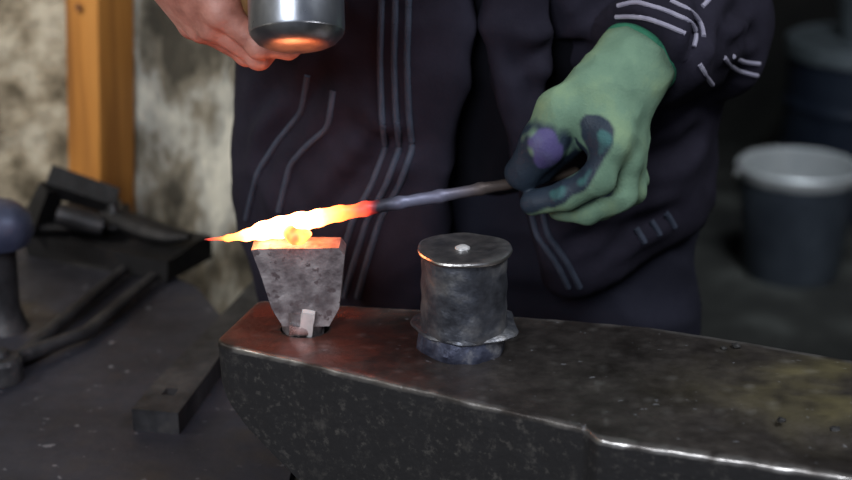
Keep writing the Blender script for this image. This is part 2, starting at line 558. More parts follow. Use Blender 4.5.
def hot_material():
    m, nt, b, N, L = nodes('hot_steel')
    a = N.new('ShaderNodeAttribute')
    a.attribute_name = 'hotness'
    tc = N.new('ShaderNodeTexCoord')
    n = N.new('ShaderNodeTexNoise')
    n.inputs['Scale'].default_value = 90
    n.inputs['Detail'].default_value = 4
    L.new(tc.outputs['Object'], n.inputs['Vector'])
    ad = N.new('ShaderNodeMath')
    ad.operation = 'MULTIPLY_ADD'
    sb = N.new('ShaderNodeMath')
    sb.operation = 'SUBTRACT'
    L.new(n.outputs['Fac'], sb.inputs[0])
    sb.inputs[1].default_value = 0.5
    L.new(sb.outputs[0], ad.inputs[0])
    ad.inputs[1].default_value = 0.28
    L.new(a.outputs['Fac'], ad.inputs[2])
    cr = N.new('ShaderNodeValToRGB')
    st = [(0.0, (0, 0, 0)), (0.14, (0, 0, 0)), (0.26, (0.16, 0.008, 0.006)), (0.42, (0.7, 0.05, 0.022)), (0.6, (1.0, 0.115, 0.022)),
          (0.8, (1.0, 0.20, 0.04)), (1.0, (1.0, 0.27, 0.10))]
    ramp(cr, st)
    L.new(ad.outputs[0], cr.inputs[0])
    L.new(cr.outputs[0], b.inputs['Emission Color'])
    pw = N.new('ShaderNodeMath')
    pw.operation = 'POWER'
    L.new(a.outputs['Fac'], pw.inputs[0])
    pw.inputs[1].default_value = 3.2
    ml = N.new('ShaderNodeMath')
    ml.operation = 'MULTIPLY_ADD'
    L.new(pw.outputs[0], ml.inputs[0])
    ml.inputs[1].default_value = HOT
    ml.inputs[2].default_value = 0.9
    L.new(ml.outputs[0], b.inputs['Emission Strength'])
    # cold colour: blued grey near the heat, brown near the glove
    ac = N.new('ShaderNodeAttribute')
    ac.attribute_name = 'along'
    c2 = N.new('ShaderNodeValToRGB')
    st = [(0.0, (0.05, 0.045, 0.05)), (0.50, (0.045, 0.045, 0.06)), (0.56, (0.05, 0.05, 0.07)), (0.62, (0.22, 0.23, 0.33)), (0.74, (0.17, 0.17, 0.24)), (0.86, (0.13, 0.105, 0.10)), (1.0, (0.10, 0.075, 0.06))]
    ramp(c2, st)
    L.new(ac.outputs['Fac'], c2.inputs[0])
    L.new(c2.outputs[0], b.inputs['Base Color'])
    b.inputs['Metallic'].default_value = 0.5
    b.inputs['Roughness'].default_value = 0.5
    return m


HOT = 13.0
M['hot'] = hot_material()

# ------------------------------------------------------------------ the room
bm = bmesh.new()
box(bm, (0.2, 0.6, -0.05), (4.2, 6.4, 0.1))
tag(from_bm('floor', bm, M['floor'], smooth=False), None, None, kind='structure')
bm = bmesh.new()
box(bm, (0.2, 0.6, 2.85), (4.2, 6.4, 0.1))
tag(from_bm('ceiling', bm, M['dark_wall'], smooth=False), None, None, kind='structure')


def rough_wall(name, x0, x1, y, z1, mat, depth, amp, seed, h=0.02):
    bm = bmesh.new()
    nx, nz = int((x1 - x0) / h) + 1, int(z1 / (h * 1.5)) + 1
    g = [[None] * nz for _ in range(nx)]
    for i in range(nx):
        for k in range(nz):
            x, z = x0 + (x1 - x0) * i / (nx - 1), z1 * k / (nz - 1)
            p = Vector((x * 5, seed, z * 5))
            d = amp * (noise.noise(p) + 0.6 * noise.noise(p * 2.7) + 0.35 * noise.noise(p * 7))
            e = min(i, nx - 1 - i)
            g[i][k] = bm.verts.new((x, y - (d if e > 0 else 0), z))
    for i in range(nx - 1):
        for k in range(nz - 1):
            bm.faces.new((g[i][k], g[i + 1][k], g[i + 1][k + 1], g[i][k + 1]))
    # back and side faces so the wall has its thickness
    vb = [bm.verts.new((x, y + depth, z)) for x, z in ((x0, 0), (x1, 0), (x1, z1), (x0, z1))]
    bm.faces.new(vb)
    bm.faces.new([g[0][k] for k in range(nz)] + [vb[3], vb[0]])
    bm.faces.new([g[-1][k] for k in range(nz)][::-1] + [vb[1], vb[2]])
    o = from_bm(name, bm, mat)
    return tag(o, None, None, kind='structure')


rough_wall('wall_back_left', -1.85, -0.47, 0.965, 2.8, M['plaster'], 0.25, 0.016, 3.0)
rough_wall('wall_pier', -0.455, -0.06, 0.915, 2.8, M['pier'], 0.30, 0.016, 9.0)
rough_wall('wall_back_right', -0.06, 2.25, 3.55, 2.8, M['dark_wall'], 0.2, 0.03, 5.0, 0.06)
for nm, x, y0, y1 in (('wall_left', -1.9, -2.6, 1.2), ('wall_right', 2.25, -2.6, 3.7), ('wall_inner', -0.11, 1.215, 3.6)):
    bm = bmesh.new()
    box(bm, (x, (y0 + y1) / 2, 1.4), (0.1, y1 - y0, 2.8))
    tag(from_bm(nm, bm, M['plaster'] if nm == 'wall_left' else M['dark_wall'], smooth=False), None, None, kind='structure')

# timber post, turned so that two of its faces show
pc = at(99, 100, 0.875)
bm = bmesh.new()
box(bm, (pc.x, 0.895, 1.4), (0.070, 0.070, 2.8), Matrix.Rotation(math.radians(-36), 3, 'Z'))
for v in bm.verts:
    v.co.x += (v.co.z - 0.84) * 0.06
post = from_bm('timber_post', bm, M['wood'], bevel=0.003)
tag(post, 'square golden-brown timber post standing against the plaster wall', 'post')
M['knot'] = noise_mat('knot', [(0.3, (0.10, 0.035, 0.01)), (0.7, (0.2, 0.08, 0.025))], scale=80, rough=(.6, .7))
u = Matrix.Rotation(math.radians(-36), 3, 'Z')
for px, side in ((90, 0), (121, 1)):
    n = u @ Vector((0, -1, 0)) if side == 0 else u @ Vector((1, 0, 0))
    tng = u @ Vector((1, 0, 0)) if side == 0 else u @ Vector((0, 1, 0))
    c = Vector((pc.x, 0.895, 0)) + n * 0.0362 + tng * (0.004 if side == 0 else -0.002)
    c.z = at(px, 8, 0.86).z
    rot = n.to_track_quat('Z', 'Y').to_matrix()
    bm = bmesh.new()
    lathe(bm, [(0.0065, -0.001), (0.006, 0.0006), (0.003, 0.001)], c, n=16, axis=rot)
    from_bm('knot', bm, M['knot'], post)

# ------------------------------------------------------------------ bench
BZ = 0.64
bench = empty('steel_bench', (-0.7, 0.3, 0))
tag(bench, 'low steel-topped workbench with a dusty dark surface left of the anvil', 'workbench')
bm = bmesh.new()
prism(bm, [(-0.135, -0.30), (-0.135, 0.10), (-0.215, 0.36), (-0.30, 0.555), (-0.555, 0.845), (-1.35, 0.845), (-1.35, -0.30)], BZ - 0.03, BZ)
from_bm('tabletop', bm, M['bench'], bench, smooth=False, bevel=0.003)
for x, y in ((-0.2, -0.24), (-0.26, 0.33), (-0.62, 0.78), (-1.28, 0.78), (-1.28, -0.24)):
    bm = bmesh.new()
    box(bm, (x, y, (BZ - 0.03) / 2), (0.05, 0.05, BZ - 0.03))
    from_bm('leg', bm, M['bench_frame'], bench, bevel=0.003)

# ------------------------------------------------------------------ anvil
AZ = 0.80
anvil = empty('anvil', (0.15, -0.05, 0.42))
tag(anvil, 'big dark steel anvil with worn shiny front edge, carrying the flanged stake', 'anvil')
ST = [  # front edge, back edge, underside height
    ((-0.199, 0.007), (-0.168, 0.114), 0.752), ((-0.172, -0.008), (-0.142, 0.109), 0.718), ((-0.10, -0.047), (-0.08, 0.099), 0.655),
    ((-0.014, -0.094), (-0.006, 0.088), 0.585), ((0.06, -0.134), (0.065, 0.075), 0.56), ((0.132, -0.172), (0.13, 0.062), 0.55),
    ((0.139, -0.191), (0.137, 0.061), 0.55), ((0.21, -0.216), (0.215, 0.043), 0.55), ((0.284, -0.240), (0.294, 0.010), 0.55),
    ((0.345, -0.262), (0.387, -0.034), 0.57), ((0.45, -0.30), (0.48, -0.085), 0.60), ((0.62, -0.335), (0.62, -0.20), 0.68)]


def station(x):
    fx = [s[0][0] for s in ST]
    i = max(0, min(len(ST) - 2, int(np.searchsorted(fx, x)) - 1))
    t = (x - fx[i]) / (fx[i + 1] - fx[i])
    a, b = ST[i], ST[i + 1]
    F = Vector(a[0]).lerp(Vector(b[0]), t)
    B = Vector(a[1]).lerp(Vector(b[1]), t)
    return F, B, a[2] + (b[2] - a[2]) * t


def sstep(a, b, x):
    t = max(0.0, min(1.0, (x - a) / (b - a)))
    return t * t * (3 - 2 * t)


XE = -0.199
xs = [XE + d for d in (0, 0.0006, 0.0018, 0.0036, 0.006, 0.009, 0.013, 0.018)]
x = XE + 0.024
while x < 0.62:
    xs.append(x)
    x += 0.0062 if not 0.125 < x < 0.15 else 0.003
xs.append(0.62)
bm = bmesh.new()
NT, NS = 34, 14
rings = []
W_ = []
for i, x in enumerate(xs):
    F, B, zb = station(x)
    d = x - XE
    R = 0.013
    ins = R - math.sqrt(max(R * R - max(R - d, 0) ** 2, 0)) if d < R else 0
    r2 = 0.004
    drop = r2 - math.sqrt(max(r2 * r2 - max(r2 - d, 0) ** 2, 0)) if d < r2 else 0
    A = (B - F).normalized()
    nf = 0.0022 * noise.noise(Vector((x * 40, 1.3, 0))) + 0.0012 * noise.noise(Vector((x * 130, 4.1, 0)))
    F = F + A * (ins + nf)
    B = B - A * ins
    ring = []

    def P(t, z, tagv):
        q = F.lerp(B, t)
        ring.append((bm.verts.new((q.x, q.y, z)), tagv))
    bev = 0.0024 + 0.0012 * noise.noise(Vector((x * 60, 0, 7)))
    bl = bev / (B - F).length
    ztop = AZ - drop
    zl = zb + 0.4 * max(0, R - d) * (1 if d < R else 0)
    for k in range(NS):
        f = 0.97 * k / NS
        z = zl + (ztop - bev - zl) * f
        P(0.05 * (1 - f), z, 1)
    P(0.0, ztop - bev - 0.0035, 1)
    P(0.0, ztop - bev, 2)
    P(bl * 0.3, ztop - bev * 0.3, 2)
    P(bl, ztop, 2)
    for k in range(1, NT):
        t = bl + (1 - 2 * bl) * k / NT
        q = F.lerp(B, t)
        z = ztop + 0.0011 * noise.noise(Vector((q.x * 22, q.y * 22, 2))) * min(1, d / 0.02)
        # hollow worn behind the front edge on the right
        tr = sstep(0.22, 0.36, q.x) * math.exp(-((t - 0.24) / 0.13) ** 2)
        z -= 0.010 * tr
        P(t, z, 0)
    P(1 - bl, ztop, 2)
    P(1 - bl * 0.3, ztop - bev * 0.3, 2)
    P(1.0, ztop - bev, 1)
    for k in range(1, 6):
        f = 1 - k / 6
        P(1 - 0.05 * (1 - f), zl + (ztop - bev - zl) * f, 1)
    rings.append(ring)
n = len(rings[0])
for i in range(len(rings) - 1):
    for k in range(n):
        bm.faces.new((rings[i][k][0], rings[i + 1][k][0], rings[i + 1][(k + 1) % n][0], rings[i][(k + 1) % n][0]))
bm.faces.new([v[0] for v in rings[0]])
bm.faces.new([v[0] for v in rings[-1]][::-1])
bm.verts.index_update()
tags = [None] * len(bm.verts)
for r in rings:
    for v, t_ in r:
        tags[v.index] = t_
bmesh.ops.recalc_face_normals(bm, faces=bm.faces[:])
me = bpy.data.meshes.new('horn_and_face')
bm.to_mesh(me)
bm.free()
P_ = coords(me)
side = np.zeros(len(P_))
wear = np.zeros(len(P_))
reds = np.zeros(len(P_))
rust = np.zeros(len(P_))
for i, p in enumerate(P_):
    v = Vector([float(q) for q in p])
    n1 = noise.noise(v * 30)
    n2 = noise.noise(v * 90)
    if tags[i] == 1:
        side[i] = 1
    if tags[i] == 2:
        wear[i] = max(0, min(1, 0.38 + 1.0 * n1 + 0.8 * n2)) * (0.9 if v.x < -0.08 else 0.35 if v.x < 0.12 else 0.8)
    if tags[i] == 0:
        ro = noise.noise(v * 45) * .5 + noise.noise(v * 16)
        m = math.exp(-(((v.x - 0.37) / 0.105) ** 2 + ((v.y + 0.10) / 0.075) ** 2) * 1.0)
        rust[i] = max(0, min(1, m * (0.62 + 0.9 * ro + 0.4 * n2)))
        wear[i] = max(0, min(0.25, 0.6 * n2 - 0.25))
        reds[i] = max(0, min(1, (1 - sstep(-0.10, 0.06, v.x)) * (0.55 + 1.0 * ro + 0.4 * n2)))  # left end: reddish scale plus painted glow of the rod, fading rightwards
for nm, a in (('side', side), ('wear', wear), ('scale_and_glow', reds), ('rust', rust)):
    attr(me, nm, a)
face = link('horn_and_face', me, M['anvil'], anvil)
me.set_sharp_from_angle(angle=math.radians(50))
# round hole for the bottom tool
HX, HY = -0.1185, 0.046
bm = bmesh.new()
bmesh.ops.create_cone(bm, cap_ends=True, segments=32, radius1=0.0235, radius2=0.0235, depth=0.06)
bmesh.ops.translate(bm, verts=bm.verts, vec=(HX + 0.003, HY - 0.006, AZ))
cm = bpy.data.meshes.new('cutter')
bm.to_mesh(cm)
bm.free()


def boolean_cut(o, cm):
    c = bpy.data.objects.new('cutter', cm)
    COL.objects.link(c)
    md = o.modifiers.new('hole', 'BOOLEAN')
    md.object = c
    md.operation = 'DIFFERENCE'
    md.solver = 'EXACT'
    bpy.context.view_layer.update()
    ev = o.evaluated_get(bpy.context.evaluated_depsgraph_get())
    new = bpy.data.meshes.new_from_object(ev)
    o.modifiers.clear()
    old = o.data
    o.data = new
    bpy.data.objects.remove(c)
    if len(new.materials) > 1:
        while len(new.materials) > 1:
            new.materials.pop()


boolean_cut(face, cm)
bm = bmesh.new()
rot = Matrix.Rotation(math.radians(-27), 3, 'Z')


def loft_rect(bm, secs, rot, c):
    pr = None
    for z, hx, hy in secs:
        ring = [bm.verts.new(Vector(c) + rot @ Vector((sx * hx, sy * hy, 0)) + Vector((0, 0, z))) for sx, sy in ((-1, -1), (1, -1), (1, 1), (-1, 1))]
        if pr:
            for k in range(4):
                bm.faces.new((pr[k], pr[(k + 1) % 4], ring[(k + 1) % 4], ring[k]))
        else:
            bm.faces.new(ring[::-1])
        pr = ring
    bm.faces.new(pr)


loft_rect(bm, [(0.47, 0.17, 0.11), (0.52, 0.12, 0.08), (0.58, 0.13, 0.085), (0.64, 0.17, 0.095)], rot, (0.21, -0.085, 0))
from_bm('waist', bm, M['iron'], anvil, bevel=0.01)
bm = bmesh.new()
loft_rect(bm, [(0.42, 0.20, 0.13), (0.455, 0.20, 0.13), (0.47, 0.17, 0.11)], rot, (0.21, -0.085, 0))
from_bm('foot', bm, M['iron'], anvil, bevel=0.006)
bm = bmesh.new()
lathe(bm, [(0.265, 0), (0.262, 0.1), (0.258, 0.3), (0.255, 0.41), (0.25, 0.42)], (0.21, -0.085, 0), n=48, wob=0.012, seed=2)
tag(from_bm('wooden_stump', bm, M['stump']), 'round wooden stump carrying the anvil', 'stump')

# ------------------------------------------------------------------ hot rod
rp = [(205, 239.5), (228, 238), (246, 235), (262, 231), (280, 227.5), (300, 222.5), (318, 218), (340, 213.5), (365, 209), (400, 203), (440, 196.5), (480, 189), (522, 182), (575, 172)]
rr = [0.0008, 0.0024, 0.0050, 0.0082, 0.0100, 0.0090, 0.0078, 0.0070, 0.0064, 0.0061, 0.0060, 0.0056, 0.0052, 0.0052]
rpts = [at(px, py, 0.033 + 0.087 * (px - 205) / 317.0) for px, py in rp]
lo = Vector((min(p.x for p in rpts) - .02, min(p.y for p in rpts) - .02, min(p.z for p in rpts) - .03))
hi = Vector((max(p.x for p in rpts) + .02, max(p.y for p in rpts) + .03, max(p.z for p in rpts) + .02))
f = Field(np.arange(lo.x, hi.x, .0014), np.arange(lo.y, hi.y, .0014), np.arange(lo.z, hi.z, .0011))
for i in range(len(rpts) - 1):
    f.cap(rpts[i], rpts[i + 1], rr[i], rr[i + 1], 0.004)
lip = at(297, 238, 0.0195)
f.cap(at(286, 230, 0.028), lip, 0.0065, 0.0055, 0.005, (1.3, .6, 1))
f.cap(lip, at(306, 234, 0.023), 0.006, 0.0045, 0.004, (1.3, .6, 1))
me = f.mesh('hot_rod')
P_ = coords(me)
N_ = normals(me)
amp = np.array([0.0008 * noise.noise(Vector([float(q) for q in p]) * 75) for p in P_])
put(me, P_ + N_ * amp[:, None])
P_ = coords(me)
ax0, ax1 = rpts[0].x, rpts[12].x
al = (P_[:, 0] - ax0) / (ax1 - ax0)
pxs = 205 + 317 * al
heat = np.interp(pxs, [203, 212, 226, 246, 262, 300, 320, 336, 348, 362, 372, 384], [0.18, 0.42, 0.68, 0.90, 1.0, 1.0, 0.86, 0.66, 0.54, 0.40, 0.16, 0.0])
dl = np.sqrt(((P_ - np.array(lip)) ** 2).sum(1))
lw = np.clip((0.0155 - dl) / 0.005, 0, 1)
ln = np.array([noise.noise(Vector([float(q) for q in p]) * 160) for p in P_])
heat = heat * (1 - lw) + (0.63 + 0.16 * ln) * lw
heat = np.clip(heat, 0, 1)
attr(me, 'hotness', heat)
attr(me, 'along', np.clip(al, 0, 1))
rod = link('hot_rod', me, M['hot'])
tag(rod, 'white-hot tapered steel rod held in the green glove over the anvil', 'steel rod')
# a faint warm lamp is not needed: the metal itself gives the light

# ------------------------------------------------------------------ bottom tool in the round hole
rz_at = rpts[3].z
HTOP = rpts[4].z - 0.0125
hardy = empty('bottom_tool', (HX, HY, AZ))
tag(hardy, 'wedge-shaped steel bottom tool in the anvil hole under the glowing rod', 'forging tool')
bm = bmesh.new()
yf, yb = HY - 0.021, HY + 0.021
tl, tr_ = at(251, 236, yf), at(344, 236, yf)
bl_, br_ = at(272, 305, yf), at(339, 305, yf)
cl, cr_ = at(283, 322, yf), at(329, 321, yf)
zt = HTOP
front = [(cl.x, AZ + 0.008), (bl_.x, AZ + 0.026), (tl.x - 0.001, zt - 0.001), (tl.x + 0.004, zt), (tr_.x - 0.005, zt + 0.001), (tr_.x, zt - 0.006), (br_.x, AZ + 0.026), (cr_.x, AZ + 0.008)]
a = [bm.verts.new((x_, yf + 0.004 * (z_ - AZ) / 0.1, z_)) for x_, z_ in front]
b = [bm.verts.new((x_, yb - 0.010 * (z_ - AZ) / 0.1, z_)) for x_, z_ in front]
bm.faces.new(a)
bm.faces.new(b[::-1])
for i in range(len(front)):
    j = (i + 1) % len(front)
    bm.faces.new((a[j], a[i], b[i], b[j]))
bmesh.ops.triangulate(bm, faces=bm.faces[:])
bmesh.ops.subdivide_edges(bm, edges=bm.edges[:], cuts=5, use_grid_fill=True)
jitter(bm, 0.0012, 45, 3)
from_bm('wedge_body', bm, M['hardy'], hardy)
bm = bmesh.new()
lathe(bm, [(0.016, AZ - 0.05), (0.0185, AZ - 0.012), (0.0205, AZ + 0.004), (0.0215, AZ + 0.012), (0.0205, AZ + 0.022)], (HX + 0.001, HY - 0.003, 0), n=40, wob=0.0012)
from_bm('shank', bm, M['hardy'], hardy)
bm = bmesh.new()
s0, s1 = at(309, 311, yf - 0.004), at(305, 336, yf - 0.006)
rotk = Matrix.Rotation(math.radians(9), 3, 'Y') @ Matrix.Rotation(math.radians(8), 3, 'X')
box(bm, ((s0 + s1) / 2), (0.0125, 0.0065, 0.026), rotk)
bmesh.ops.subdivide_edges(bm, edges=bm.edges[:], cuts=3, use_grid_fill=True)
jitter(bm, 0.0012, 120, 1)
wk = from_bm('locking_strip', bm, M['bright_steel'], hardy)
wk['label'] = 'bright polished locking strip'
bm = bmesh.new()
s2 = at(300, 335, yf - 0.009)
box(bm, at(299, 331, yf - 0.004), (0.018, 0.006, 0.012), rotk)
bmesh.ops.subdivide_edges(bm, edges=bm.edges[:], cuts=3, use_grid_fill=True)
jitter(bm, 0.002, 90, 6)
from_bm('packing_shim', bm, M['worn_steel'], hardy)

# ------------------------------------------------------------------ flanged cylinder tool
CX, CY = 0.0345, -0.004
stake = empty('round_stake', (CX, CY, AZ))
tag(stake, 'cylindrical flanged steel stake standing upright on the anvil face', 'forging tool')
bm = bmesh.new()
lathe(bm, [(0.039, AZ - 0.004), (0.0405, AZ + 0.001), (0.041, AZ + 0.006), (0.0395, AZ + 0.012), (0.038, AZ + 0.018), (0.034, AZ + 0.020)], (CX - 0.001, CY, 0), n=110, wob=0.005, seed=4)
jitter(bm, 0.0022, 110, 2)
from_bm('collar', bm, M['collar'], stake)
bm = bmesh.new()
lathe(bm, [(0.036, AZ + 0.0165), (0.0480, AZ + 0.0175), (0.0500, AZ + 0.0195), (0.0490, AZ + 0.0215), (0.043, AZ + 0.0235), (0.036, AZ + 0.026)], (CX + 0.003, CY + 0.0085, 0), n=150, wob=0.008, seed=8)
jitter(bm, 0.0012, 80, 5)
from_bm('lower_flange', bm, M['cyl'], stake)
bm = bmesh.new()
prof = [(0.0375, AZ + 0.016), (0.0400, AZ + 0.0185), (0.0405, AZ + 0.022), (0.0398, AZ + 0.028)] + [(0.0390 + 0.0004 * math.sin(k), AZ + 0.033 + 0.058 * k / 16) for k in range(17)] + [(0.0395, AZ + 0.094)]
lathe(bm, prof, (CX, CY, 0), n=110, wob=0.0018, seed=1)
jitter(bm, 0.0010, 60, 9)
from_bm('barrel', bm, M['cyl'], stake)
bm = bmesh.new()
T = AZ + 0.0945
lathe(bm, [(0.038, T - 0.002), (0.0425, T - 0.001), (0.0435, T + 0.0010), (0.0430, T + 0.0026), (0.0405, T + 0.0036), (0.030, T + 0.0040), (0.018, T + 0.0036), (0.008, T + 0.0030), (0.004, T + 0.003)], (CX, CY, 0), n=110, wob=0.0028, seed=11)
cap = from_bm('cap', bm, M['cyl_top'], stake)
me = cap.data
P_ = coords(me)
rad = np.sqrt(P_[:, 0] ** 2 + P_[:, 1] ** 2)
attr(me, 'wear', np.clip((rad - 0.0405) / 0.0015, 0, 1) * 0.85)
mix_by_attr(M['cyl_top'], 'wear', (0.62, 0.6, 0.58), rough=0.3, metal=1.0)
bm = bmesh.new()
cp = onz(463, 248, T + 0.0035)
lathe(bm, [(0.0062, -0.001), (0.0058, 0.0012), (0.004, 0.0024), (0.0015, 0.0030)], (cp.x, cp.y, T + 0.0035), n=24, wob=0.0012, axis=Matrix.Diagonal((1.2, 0.9, 1)))
pip = from_bm('polished_pip', bm, M['bright_steel'], stake)
pip['label'] = 'small shiny worn pip on the cap'

# ------------------------------------------------------------------ loose things on the bench
d0, d1 = onz(163, 424, BZ), onz(266, 296, BZ)
dirv = (d1 - d0).normalized()
ang = math.atan2(dirv.y, dirv.x)
fb = empty('flat_bar', (d0.x, d0.y, BZ), 0)
tag(fb, 'flat steel bar with a square hole near its end beside the anvil tip', 'steel bar')
bm = bmesh.new()
rotb = Matrix.Rotation(ang, 3, 'Z')
Lb = 0.44
start = d0 + rotb @ Vector((-0.02, 0, 0))
for sgn in (0,):
    pr = None
    for t, hw, h in ((0, 0.0255, 0.025), (0.05, 0.0255, 0.026), (0.10, 0.024, 0.026), (0.2, 0.0195, 0.024), (0.32, 0.017, 0.022), (Lb, 0.016, 0.022)):
        c = start + rotb @ Vector((t, 0, 0))
        ring = [bm.verts.new(Vector((c.x, c.y, 0)) + rotb @ Vector((0, yy, 0)) + Vector((0, 0, BZ + zz))) for yy, zz in ((hw, 0), (-hw, 0), (-hw, h), (hw, h))]
        if pr:
            for k in range(4):
                bm.faces.new((pr[k], pr[(k + 1) % 4], ring[(k + 1) % 4], ring[k]))
        else:
            bm.faces.new(ring[::-1])
        pr = ring
    bm.faces.new(pr)
bar = from_bm('bar_body', bm, M['iron'], fb, bevel=0.002)
bm = bmesh.new()
hc = start + rotb @ Vector((0.046, 0, 0))
box(bm, (hc.x - fb.location.x, hc.y - fb.location.y, 0.025), (0.017, 0.014, 0.04), rotb)
cm = bpy.data.meshes.new('cutter')
bm.to_mesh(cm)
bm.free()
cm.transform(Matrix.Translation(fb.location))
boolean_cut(bar, cm)

tg = empty('tongs', tuple(onz(3, 380, BZ)))
tag(tg, 'dark iron blacksmith tongs lying open on the bench', 'tongs')
boss = onz(3, 380, BZ)
for k, (far, mid) in enumerate((((124, 270), (66, 318)), ((154, 277), (86, 333)))):
    e = onz(far[0], far[1], BZ + 0.012)
    m1 = onz(mid[0], mid[1], BZ + 0.012)
    zz = BZ + 0.009 + 0.012 * k
    bm = bmesh.new()
    pts = [Vector((boss.x, boss.y, zz)), Vector((boss.x, boss.y, zz)).lerp(m1, 0.35), m1, m1.lerp(e, 0.5), e]
    fine = []
    for i in range(len(pts) - 1):
        for j in range(6):
            fine.append(pts[i].lerp(pts[i + 1], j / 6))
    fine.append(pts[-1])
    rad = [0.0095 - 0.0025 * i / len(fine) for i in range(len(fine))]
    sweep(bm, fine, rad, n=14)
    from_bm('rein', bm, M['iron'], tg)
    bm = bmesh.new()
    jd = Vector((-0.08, -0.10, 0)) + Vector((0.028, -0.02, 0)) * (1 if k else -1)
    pts = [Vector((boss.x, boss.y, zz)) + jd * t for t in (0, .25, .5, .75, 1, 1.25)]
    sweep(bm, pts, [0.013, 0.014, 0.0125, 0.011, 0.0105, 0.009], n=12, flat=(1, .7))
    from_bm('jaw', bm, M['iron'], tg)
bm = bmesh.new()
lathe(bm, [(0.024, BZ + 0.0005), (0.024, BZ + 0.006), (0.024, BZ + 0.024), (0.020, BZ + 0.029), (0.011, BZ + 0.031), (0.009, BZ + 0.037), (0.004, BZ + 0.039)], (boss.x, boss.y, 0), n=32, wob=0.002)
from_bm('rivet', bm, M['iron'], tg)

# blue-grey mushroom-headed stake at the frame's left edge
sx = at(-3, 300, 0.40)
bm = bmesh.new()
bs = empty('mushroom_stake', (sx.x, 0.42, BZ))
tag(bs, 'blue-grey round-headed stake standing on the bench behind the tongs', 'forging tool')
zt = at(0, 206, 0.40).z
lathe(bm, [(0.03, BZ), (0.026, BZ + 0.01), (0.021, BZ + 0.03), (0.022, zt - 0.065), (0.026, zt - 0.056)], (sx.x, 0.42, 0), n=40, wob=0.001)
from_bm('stem', bm, M['iron'], bs)
bm = bmesh.new()
lathe(bm, [(0.023, zt - 0.060), (0.038, zt - 0.055), (0.0455, zt - 0.040), (0.043, zt - 0.020), (0.030, zt - 0.006), (0.012, zt), (0.004, zt + 0.0005)], (sx.x, 0.42, 0), n=48, wob=0.002)
from_bm('head', bm, M['blue_steel'], bs)

# dark iron vice-like clamp block at the back of the bench
vb = onz(80, 268, BZ)
vz = empty('iron_clamp', (vb.x, vb.y, BZ))
tag(vz, 'blackened iron clamp block with a slanting top arm at the back of the bench', 'clamp')


def bx(px0, py0, px1, py1, Y, dY, rx=0):
    a_, b_ = at(px0, py0, Y), at(px1, py1, Y)
    bm = bmesh.new()
    vs_ = box(bm, ((a_.x + b_.x) / 2, Y + dY / 2, (a_.z + b_.z) / 2), (abs(b_.x - a_.x), dY, abs(a_.z - b_.z)), Matrix.Rotation(rx, 3, 'Y'))
    return bm


YV = 0.66
zlow = BZ
bm = bmesh.new()
a_, b_ = at(38, 225, YV), at(118, 225, YV)
box(bm, ((a_.x + b_.x) / 2, YV + 0.05, (BZ + 0.040 + a_.z) / 2), (b_.x - a_.x, 0.10, a_.z - BZ - 0.040))
from_bm('base_block', bm, M['iron_brown'], vz, bevel=0.006)
bm = bmesh.new()
p0, p1 = at(38, 228, YV + .03), at(52, 186, YV + .03)
sweep(bm, [p0, p0.lerp(p1, .5), p1], [0.026, 0.022, 0.017], n=4, flat=(1.0, 1.5), up=Vector((0, 1, 0)))
from_bm('rear_jaw', bm, M['iron_brown'], vz, bevel=0.004)
bm = bmesh.new()
p0, p1 = at(48, 180, YV + .03), at(116, 202, YV + .03)
sweep(bm, [p0, p0.lerp(p1, .5), p1], [0.015, 0.014, 0.013], n=4, flat=(1.6, 1), up=Vector((0, 1, 0)))
from_bm('top_arm', bm, M['iron_brown'], vz, bevel=0.003)
bm = bmesh.new()
p0, p1 = at(113, 200, YV + .028), at(115, 228, YV + .028)
sweep(bm, [p0, p0.lerp(p1, .5), p1], [0.010, 0.010, 0.012], n=14)
from_bm('screw_end', bm, M['worn_steel'], vz)
bm = bmesh.new()
p0, p1 = at(58, 214, YV - .012), at(104, 226, YV - .012)
sweep(bm, [p0, p0.lerp(p1, .5), p1], [0.014, 0.016, 0.013], n=16)
from_bm('screw', bm, M['iron'], vz)

bm = bmesh.new()
k0, k1, k2 = at(110, 236, 0.70), at(156, 252, 0.64), at(190, 241, 0.61)
k0.z, k1.z = BZ + 0.052, BZ + 0.048
k2.z = BZ + 0.052
sweep(bm, [k0, k0.lerp(k1, .5), k1, k1.lerp(k2, .5) - Vector((0, 0, .003)), k2], [0.016, 0.0165, 0.017, 0.013, 0.005], n=12, flat=(1.2, .85))
tag(from_bm('pick_bar', bm, M['iron_brown']), 'dark pointed iron bar leaning right of the clamp block', 'iron bar')
b0, b1 = onz(28, 256, BZ), onz(166, 283, BZ)
bd = (b1 - b0).normalized()
bn = Vector((-bd.y, bd.x, 0))
bm = bmesh.new()
box(bm, (b0 + b1) / 2 + bn * 0.055 + Vector((0, 0, 0.0165)), ((b1 - b0).length, 0.11, 0.033), Matrix.Rotation(math.atan2(bd.y, bd.x), 3, 'Z'))
bmesh.ops.subdivide_edges(bm, edges=bm.edges[:], cuts=6, use_grid_fill=True)
for v in bm.verts:
    if v.co.z > BZ + 0.004:
        v.co += Vector((0.006 * noise.noise(v.co * 20), 0.006 * noise.noise(v.co * 20 + Vector((4, 0, 0))), 0.006 * noise.noise(v.co * 16)))
tag(from_bm('iron_slab', bm, M['iron_brown']), 'low black iron slab lying along the back edge of the bench', 'iron slab')

